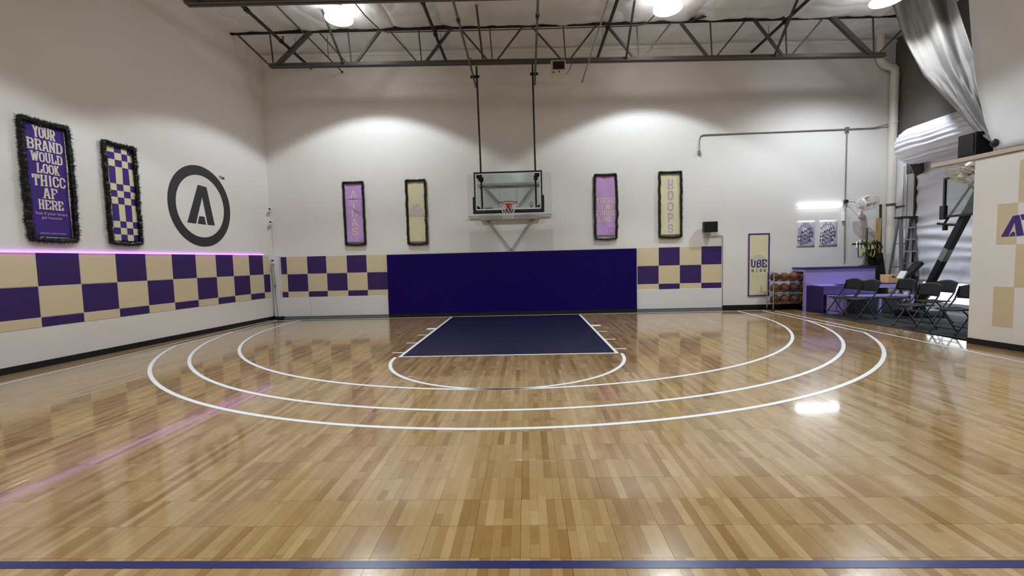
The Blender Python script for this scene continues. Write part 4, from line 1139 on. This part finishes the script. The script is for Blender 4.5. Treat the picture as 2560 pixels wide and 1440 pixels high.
# folding chairs
def make_chair(loc, label, rz=0.0):
    """faces -X in its own space, origin between the feet"""
    t = thing('folding_chair', (0, 0, 0), label, 'chair', 'black folding chairs on the mat')
    L = dict(world=False)
    W2 = .225
    def seat(a, bq):
        x = -.20 + a * .40; yw = W2 - .012 - .03 * (a if a > .5 else .5) * .0
        r = .05
        y = (bq * 2 - 1) * (.205 - .02 * a)
        if a < .12: y *= .88 + a
        return (x, y, .447 + .012 * a - .012 * math.cos((bq * 2 - 1) * 1.3) - .02 * max(0, .1 - a))
    G().grid(seat, 12, 12).build('seat', M['chair_plastic'], t, solid=.022, fix=False, **L)
    def back(a, bq):
        y = (a * 2 - 1) * (W2 - .005)
        lift = .045 * (1 - (a * 2 - 1) ** 2)
        z = .635 + bq * (.20 + lift * 1.1) - (1 - bq) * .01
        x = .235 + (z - .63) * .24 + .03 * (1 - (a * 2 - 1) ** 2)
        return (x, y, z)
    G().grid(back, 14, 8).build('backrest', M['chair_plastic'], t, solid=.016, fix=False, **L)
    for s in (-1, 1):
        y = s * W2
        # front foot up to the top of the backrest
        lf = G().tube([(-.235, y, .008), (.02, y, .36), (.20, y, .60), (.285, y, .84)], .0125, 8).build('long_leg', M['chair_steel'], t, **L)
        lr = G().tube([(.235, y - s * .022, .008), (-.03, y - s * .022, .38), (-.09, y - s * .022, .435)], .0125, 8).build('rear_leg', M['chair_steel'], t, **L)
        for x, yy, lg in ((-.235, y, lf), (.235, y - s * .022, lr)):
            G().lathe((x, yy, -.003), [(0, 0), (.019, 0), (.019, .03), (.012, .045)], 10).build('foot_cap', M['black_plastic'], lg, **L)
    G().tube([(-.165, -W2, .105), (-.165, W2, .105)], .009, 8).build('front_stretcher', M['chair_steel'], t, **L)
    G().tube([(.165, -W2 + .02, .105), (.165, W2 - .02, .105)], .009, 8).build('rear_stretcher', M['chair_steel'], t, **L)
    t.matrix_basis = Matrix.Translation(Vector(loc)) @ Matrix.Rotation(rz, 4, 'Z')
    return t
chairs = [((7.85, -.535), 0.06, 'black folding chair at the far end of the front row, nearest the ball rack'),
          ((7.845, -1.06), 0.04, 'black folding chair second from the ball rack in the front row'),
          ((8.65, -1.02), 0.0, 'black folding chair in the back row before the purple bench'),
          ((7.90, -2.42), 0.04, 'black folding chair third from the ball rack in the front row'),
          ((8.78, -1.80), 0.0, 'black folding chair in the back row beside the black hoop pole'),
          ((8.0, -3.12), 0.04, 'black folding chair partly hidden by the right wall edge')]
proto = None
for (x, y), rz, lab in chairs:
    if proto is None:
        proto = make_chair((x, y, .009), lab, rz); continue
    c = copy_tree(proto); c['label'] = lab
    c.matrix_basis = Matrix.Translation(Vector((x, y, .009))) @ Matrix.Rotation(rz, 4, 'Z')

# wall fans
def fan(loc, ax, label, wall_pt):
    t = thing('wall_fan', loc, label, 'fan', 'cream wall fans')
    c = Vector(loc); a = Vector(ax).normalized()
    g = G()
    for d, R in ((-.05, .18), (-.03, .235), (.0, .245), (.045, .235), (.075, .16), (.085, .07)):
        g.torus(c + a * d, R, .004, a, 32, 5)
    e = a.orthogonal().normalized(); b_ = a.cross(e)
    for k in range(28):
        th = 2 * PI * k / 28; r_ = math.cos(th) * e + math.sin(th) * b_
        g.tube([c + a * .085 + r_ * .06, c + a * .075 + r_ * .16, c + a * .04 + r_ * .235, c + r_ * .245, c - a * .03 + r_ * .235, c - a * .055 + r_ * .15], .0025, 4)
    g.build('cage', M['fan'], t)
    for k in range(3):
        g = G()
        th0 = 2 * PI * k / 3
        vs = []
        for i in range(6):
            for j in range(5):
                rr = .05 + .16 * i / 5; th = th0 + (-.35 + .75 * j / 4) * (.6 + .4 * i / 5)
                r_ = math.cos(th) * e + math.sin(th) * b_
                vs.append(c + r_ * rr + a * (.02 * (j / 4 - .5) * 1.6))
        g.add(vs, [(i * 5 + j, i * 5 + j + 1, (i + 1) * 5 + j + 1, (i + 1) * 5 + j) for i in range(5) for j in range(4)])
        g.build('blade', M['fan'], t, solid=.004, fix=False)
    G().lathe(c, [(0, .1), (.05, .095), (.055, .05), (.045, .0), (.06, -.06), (.075, -.07), (.08, -.16), (.06, -.20), (0, -.21)], 18, a).build('motor', M['fan'], t)
    w = Vector(wall_pt)
    G().tube([c - a * .17, c - a * .2 + Vector((0, 0, -.1)), w + Vector((0, 0, .06)), w], .028, 10).build('arm', M['fan'], t)
    G().lathe(w, [(.0, .03), (.06, .03), (.075, 0), (.075, -.02), (0, -.02)], 14, (wall_pt[0] - wall_pt[0], -1, 0) if abs(a.y) > .5 else (-1, 0, 0)).build('wall_plate', M['fan'], t)
    return t
fan((9.33, .72, 2.80), (-.25, -.8, -.75), 'cream wall fan tilted down on the back wall right of the posters', (9.45, 1.08, 2.5))
fan((7.62, -3.55, 2.76), (-.62, .15, -.9), 'cream wall fan half hidden behind the right wall edge', (7.62, -3.86, 2.62))
tag(G().tube([(9.03, 1.04, 2.88), (9.15, 1.0, 2.87), (9.27, .93, 2.80), (9.38, .90, 2.72)], .006, 6).build('fan_cable', M['black_plastic']), 'thin dark cable from the wall socket to the fan', 'cable')

# rack bar with resistance bands, pole, foam mats, boards
t = thing('band_rack', (9.38, .78, 1.136), 'grey steel pole rack hung with black and yellow resistance bands', 'band rack')
G().tube([(9.385, .78, 1.137), (9.385, .78, 2.14)], .026, 12).build('pole', M['galv_dark'], t)
G().lathe((9.33, .78, 1.136), [(0, 0), (.11, 0), (.11, .015), (.04, .03)], 18).build('base_plate', M['black_metal'], t)
G().box(9.02, 9.72, .76, .80, 1.70, 1.745).build('cross_bar', M['black_metal'], t, smooth=False)
rs = random.Random(4)
for k in range(16):
    x = 9.1 + .6 * (k + .5) / 16 + rs.uniform(-.02, .02); d = rs.uniform(.12, .42); w = rs.uniform(.03, .09)
    g = G()
    pts = [(x - w, .70 + rs.uniform(-.03, .03), 1.72 - d * .6), (x - w * .6, .71, 1.745 + rs.uniform(0, .05)), (x, .75, 1.77 + rs.uniform(0, .06)), (x + w * .6, .72, 1.74), (x + w, .69, 1.72 - d * .7), (x + w * .3, .70, 1.72 - d), (x - w * .5, .71, 1.72 - d * .95)]
    g.tube(pts, .011, 6, closed=True)
    g.build('resistance_band', M['yellow' if k in (5, 8, 10) else ('white_plastic' if k in (0, 2) else 'foam_black')], t)
tag(G().box(9.17, 9.26, .64, .66, 1.50, 1.63).build('yellow_tag_bag', M['yellow'], bevel=.006), 'yellow pouch hanging from the band rack', 'pouch')
bpy.data.objects['yellow_tag_bag'].name = 'hanging_pouch'
for k, (xa, xb, lean, lab) in enumerate(((9.46, 9.72, .20, 'black foam mat leaning beside the band rack'), (9.64, 9.84, .22, 'second black foam mat leaning nearer the drain pipe'))):
    y0 = .80 - k * .03
    g = G(); dz = 1.55 - .12 * k
    c0 = Vector(((xa + xb) / 2 + .17, y0, 0)); c1 = Vector(((xa + xb) / 2 - .03, y0 + .03, dz))
    d = (c1 - c0); L_ = d.length; d.normalize()
    s = Vector((1, 0, 0)); s = (s - s.dot(d) * d).normalized(); n_ = d.cross(s)
    g.obox((c0 + c1) / 2 + Vector((0, 0, .03)), s * (xb - xa) / 2, n_ * .035, d * L_ / 2)
    tag(g.build('foam_mat', M['foam_black'], bevel=.01), lab, 'exercise mat', 'leaning black foam mats')
def lean(name, x0, x1, z, mt, lab, dx, y=.93, th=.03):
    g = G().add([(x0 + dx, y - .08, -.012), (x1 + dx, y - .08, -.012), (x1 + dx, y - .08 + th, -.012), (x0 + dx, y - .08 + th, -.012), (x0, y, z), (x1, y, z), (x1, y + th, z), (x0, y + th, z)], [(0, 1, 5, 4), (1, 2, 6, 5), (2, 3, 7, 6), (3, 0, 4, 7), (4, 5, 6, 7), (3, 2, 1, 0)])
    return tag(g.build(name, M[mt], smooth=False), lab, 'board')
lean('wood_board', 9.755, 9.875, 2.40, 'plank', 'tan wood board leaning on the back wall beside the drain pipe', -.10)
lean('dark_board', 9.905, 9.955, 2.78, 'plank_dark', 'tall dark board standing against the drain pipe', .0, y=1.03)

# step ladder
t = thing('step_ladder', (9.97, .3, 0), 'grey fibreglass step ladder by the roll up door', 'ladder')
LX = 9.97
def rail(x0, x1, y0, y1, z1, w=.07): return G().bar((x0, y0, -.012), (x1, y1, z1), .03, w, up=(0, 1, 0))
for s in (-1, 1):
    G().bar((LX + s * .205, .08, -.012), (LX + s * .15, .27, 2.33), .035, .085, up=(0, 1, 0)).build('front_rail', M['fibre'], t, smooth=False)
    G().bar((LX + s * .19, .66, -.012), (LX + s * .15, .33, 2.33), .03, .05, up=(0, 1, 0)).build('rear_rail', M['fibre'], t, smooth=False)
for k in range(7):
    f_ = (k + 1) * .30 / 2.33
    w_ = .205 + (.15 - .205) * f_; y_ = .08 + .19 * f_
    G().box(LX - w_, LX + w_, y_ - .045, y_ + .045, .30 * (k + 1) - .02, .30 * (k + 1) + .012).build('tread', M['alu'], t, smooth=False)
for k in range(3):
    z = .5 + .6 * k
    f_ = z / 2.33; w_ = .19 + (.15 - .19) * f_; y_ = .66 - .33 * f_
    G().box(LX - w_, LX + w_, y_ - .012, y_ + .012, z - .015, z + .015).build('rear_brace', M['alu'], t, smooth=False)
G().box(LX - .21, LX + .21, .20, .40, 2.33, 2.38).build('top_cap', M['black_plastic'], t, bevel=.01)

# incline bench pad
t = thing('incline_bench', (9.85, -.05, 0), 'black padded incline exercise bench beside the step ladder', 'exercise bench')
g = G().obox((9.83, .02, 1.02), (.20, 0, .20), (0, .10, 0), (-.035, 0, .035)); g.v = [(x, y - .09, z) for x, y, z in g.v]; g.build('back_pad', M['foam_black'], t, bevel=.015)
G().obox((9.61, -.07, .92), (.05, 0, .09), (0, .09, 0), (-.012, 0, .008)).build('pad_edge', M['white_plastic'], t, smooth=False)
G().tube([(9.86, -.07, 1.0), (9.93, -.07, .80), (9.97, -.07, .70)], .03, 8).build('slant_bar', M['black_metal'], t)
G().box(9.86, 10.08, -.20, .05, .009, .06).build('base', M['black_metal'], t, smooth=False)
G().tube([(9.97, -.07, .03), (9.97, -.07, .72)], .03, 8).build('post', M['black_metal'], t)

# portable hoop by the door
t = thing('portable_hoop', (9.4, -.85, 0), 'black portable basketball hoop with a leaning pole by the roll up door', 'basketball hoop')
HX = 9.36
p0, p1 = Vector((HX, -.86, .28)), Vector((HX, -2.26, 3.08))
d = (p1 - p0)
G().bar(p0, p0 + d * .72, .115, .115, up=(1, 0, 0)).build('pole', M['black_metal'], t, smooth=False)
G().bar(p0 + d * .36, p0 + d * .45, .119, .119, up=(1, 0, 0)).build('pole_label', M['galv'], t, smooth=False)
G().bar(p0 + d * .72, p1, .10, .10, up=(1, 0, 0)).build('upper_pole', M['black_metal'], t, smooth=False)
for a, bq in (((HX, -1.36, 2.06), (HX, -2.05, 3.0)), ((HX, -2.05, 2.65), (HX, -1.75, 2.95))):
    G().tube([a, bq], .022, 8).build('brace', M['black_metal'], t)
BXX = HX - .14
G().box(BXX - .004, BXX + .004, -2.95, -1.52, 2.22, 3.02).build('backboard_glass', M['glass'], t, smooth=False)
g = G().box(BXX - .02, BXX + .02, -2.97, -1.49, 2.99, 3.03).box(BXX - .02, BXX + .02, -2.97, -1.49, 2.19, 2.235).box(BXX - .02, BXX + .02, -1.53, -1.49, 2.235, 2.99).box(BXX - .02, BXX + .02, -2.97, -2.93, 2.235, 2.99)
g.build('backboard_frame', M['black_metal'], t, smooth=False)
G().box(BXX - .04, BXX + .04, -1.55, -1.44, 2.16, 2.45).build('corner_pad', M['padding'], t, bevel=.01)
G().tube([(HX, -1.66, 2.03), (HX - .06, -1.50, 2.05), (HX - .07, -1.30, 2.09)], .026, 8).build('crank_handle', M['black_metal'], t)
G().tube([(HX - .06, -1.46, 1.93), (HX - .06, -1.46, 2.05)], .045, 10).build('crank_hub', M['black_metal'], t)
G().box(9.08, 9.72, -1.15, -.50, .008, .16).build('base', M['black_plastic'], t, bevel=.04)
G().bar((HX, -.83, .15), p0 + d * .02, .15, .15).build('base_socket', M['black_metal'], t, smooth=False)
t = G().lathe((9.62, -2.2, .008), [(0, 0), (.34, .0), (.36, .06), (.26, .22), (.1, .40), (0, .42)], 24).build('plastic_tub', M['blue_grey'])
tag(t, 'blue grey domed plastic tub on the mat behind the chairs', 'tub')
t = G().lathe((9.95, -3.0, 1.55), [(0, .03), (.30, .03), (.33, .0), (.33, -.03), (0, -.03)], 28, (-1, 0, 0)).build('round_sign', M['black_plastic'])
bpy.data.objects.remove(t)

# speaker box on the partition end, plastic curtain, upper white sheet
t = thing('corner_speaker', (7.83, -3.42, 3.06), 'black box speaker under the gathered grey curtain', 'speaker')
G().box(7.74, 8.02, -3.60, -3.30, 3.07, 3.44).build('case', M['black_plastic'], t, bevel=.008)
G().box(7.73, 7.74, -3.57, -3.33, 3.10, 3.41).build('grille', M['screen'], t, smooth=False)
G().bar((7.86, -3.45, 3.07), (7.60, -3.80, 2.99), .05, .03).build('bracket', M['galv_dark'], t, smooth=False)
gather = Vector((7.58, -4.02, 3.14))
sagpts = [(0, Vector((8.75, -.56, 7.20))), (.2, Vector((9.0, -.665, 6.268))), (.42, Vector((8.9, -1.29, 5.22))), (.72, Vector((8.4, -2.547, 4.11))), (.88, Vector((8.0, -3.331, 3.496))), (1, gather)]
def left_edge(t_):
    for (a, p), (bq, q2) in zip(sagpts[:-1], sagpts[1:]):
        if t_ <= bq: return p.lerp(q2, (t_ - a) / (bq - a))
    return gather
redge = [(0, Vector((9.35, -1.3, 7.14))), (.45, Vector((8.8, -2.466, 5.055))), (.75, Vector((8.2, -3.17, 4.21))), (1, gather + Vector((.03, -.05, .03)))]
def right_edge(t_):
    for (a, p), (bq, q2) in zip(redge[:-1], redge[1:]):
        if t_ <= bq: return p.lerp(q2, (t_ - a) / (bq - a))
    return redge[-1][1]
def curtain(a, bq):
    p = left_edge(bq).lerp(right_edge(bq), a)
    k = (1 - bq) ** .7
    w = .13 * k * math.sin(a * 13 + 2.6 * noise.noise(Vector((a * 2, bq * 2, 3)))) + .10 * k * noise.noise(Vector((a * 5, bq * 3, 8))) + .03 * noise.noise(Vector((a * 14, bq * 5, 2)))
    w *= math.sin(PI * min(1, a * 6 + .12)) if a < .08 else 1
    return p + Vector((-.75, -.5, .1)) * w
tag(G().grid(curtain, 90, 70).build('plastic_curtain', M['curtain'], solid=.004, fix=False), 'grey translucent plastic curtain gathered to a point above the right wall', 'curtain')
tag(G().sphere(gather + Vector((.0, -.02, .0)), .05, 10, 8, (1, 1, 1.3)).build('curtain_tie', M['black_plastic']), 'dark knot tying the grey curtain to the wall top', 'knot')
eds = [(3.04, -4.06), (3.15, -3.99), (3.5, -3.88), (4.0, -3.77), (4.6, -3.68), (5.47, -3.60), (7.4, -3.50)]
def edge_y(z):
    for (a, p), (bq, q2) in zip(eds[:-1], eds[1:]):
        if z <= bq: return p + (q2 - p) * (z - a) / (bq - a)
    return eds[-1][1]
def upper(a, bq):
    z = 3.04 + bq * 4.08
    y = edge_y(z) - a * 6.3
    x = 7.60 + .17 * (-4.0 - y) * .9 + .02 * noise.noise(Vector((y * .7, z * .7, 2)))
    return (x, y, z)
tag(G().grid(upper, 50, 40).build('upper_sheet', M['sheet'], solid=.006, fix=False), 'large white sheet hanging from the roof above the right wall', 'sheet')
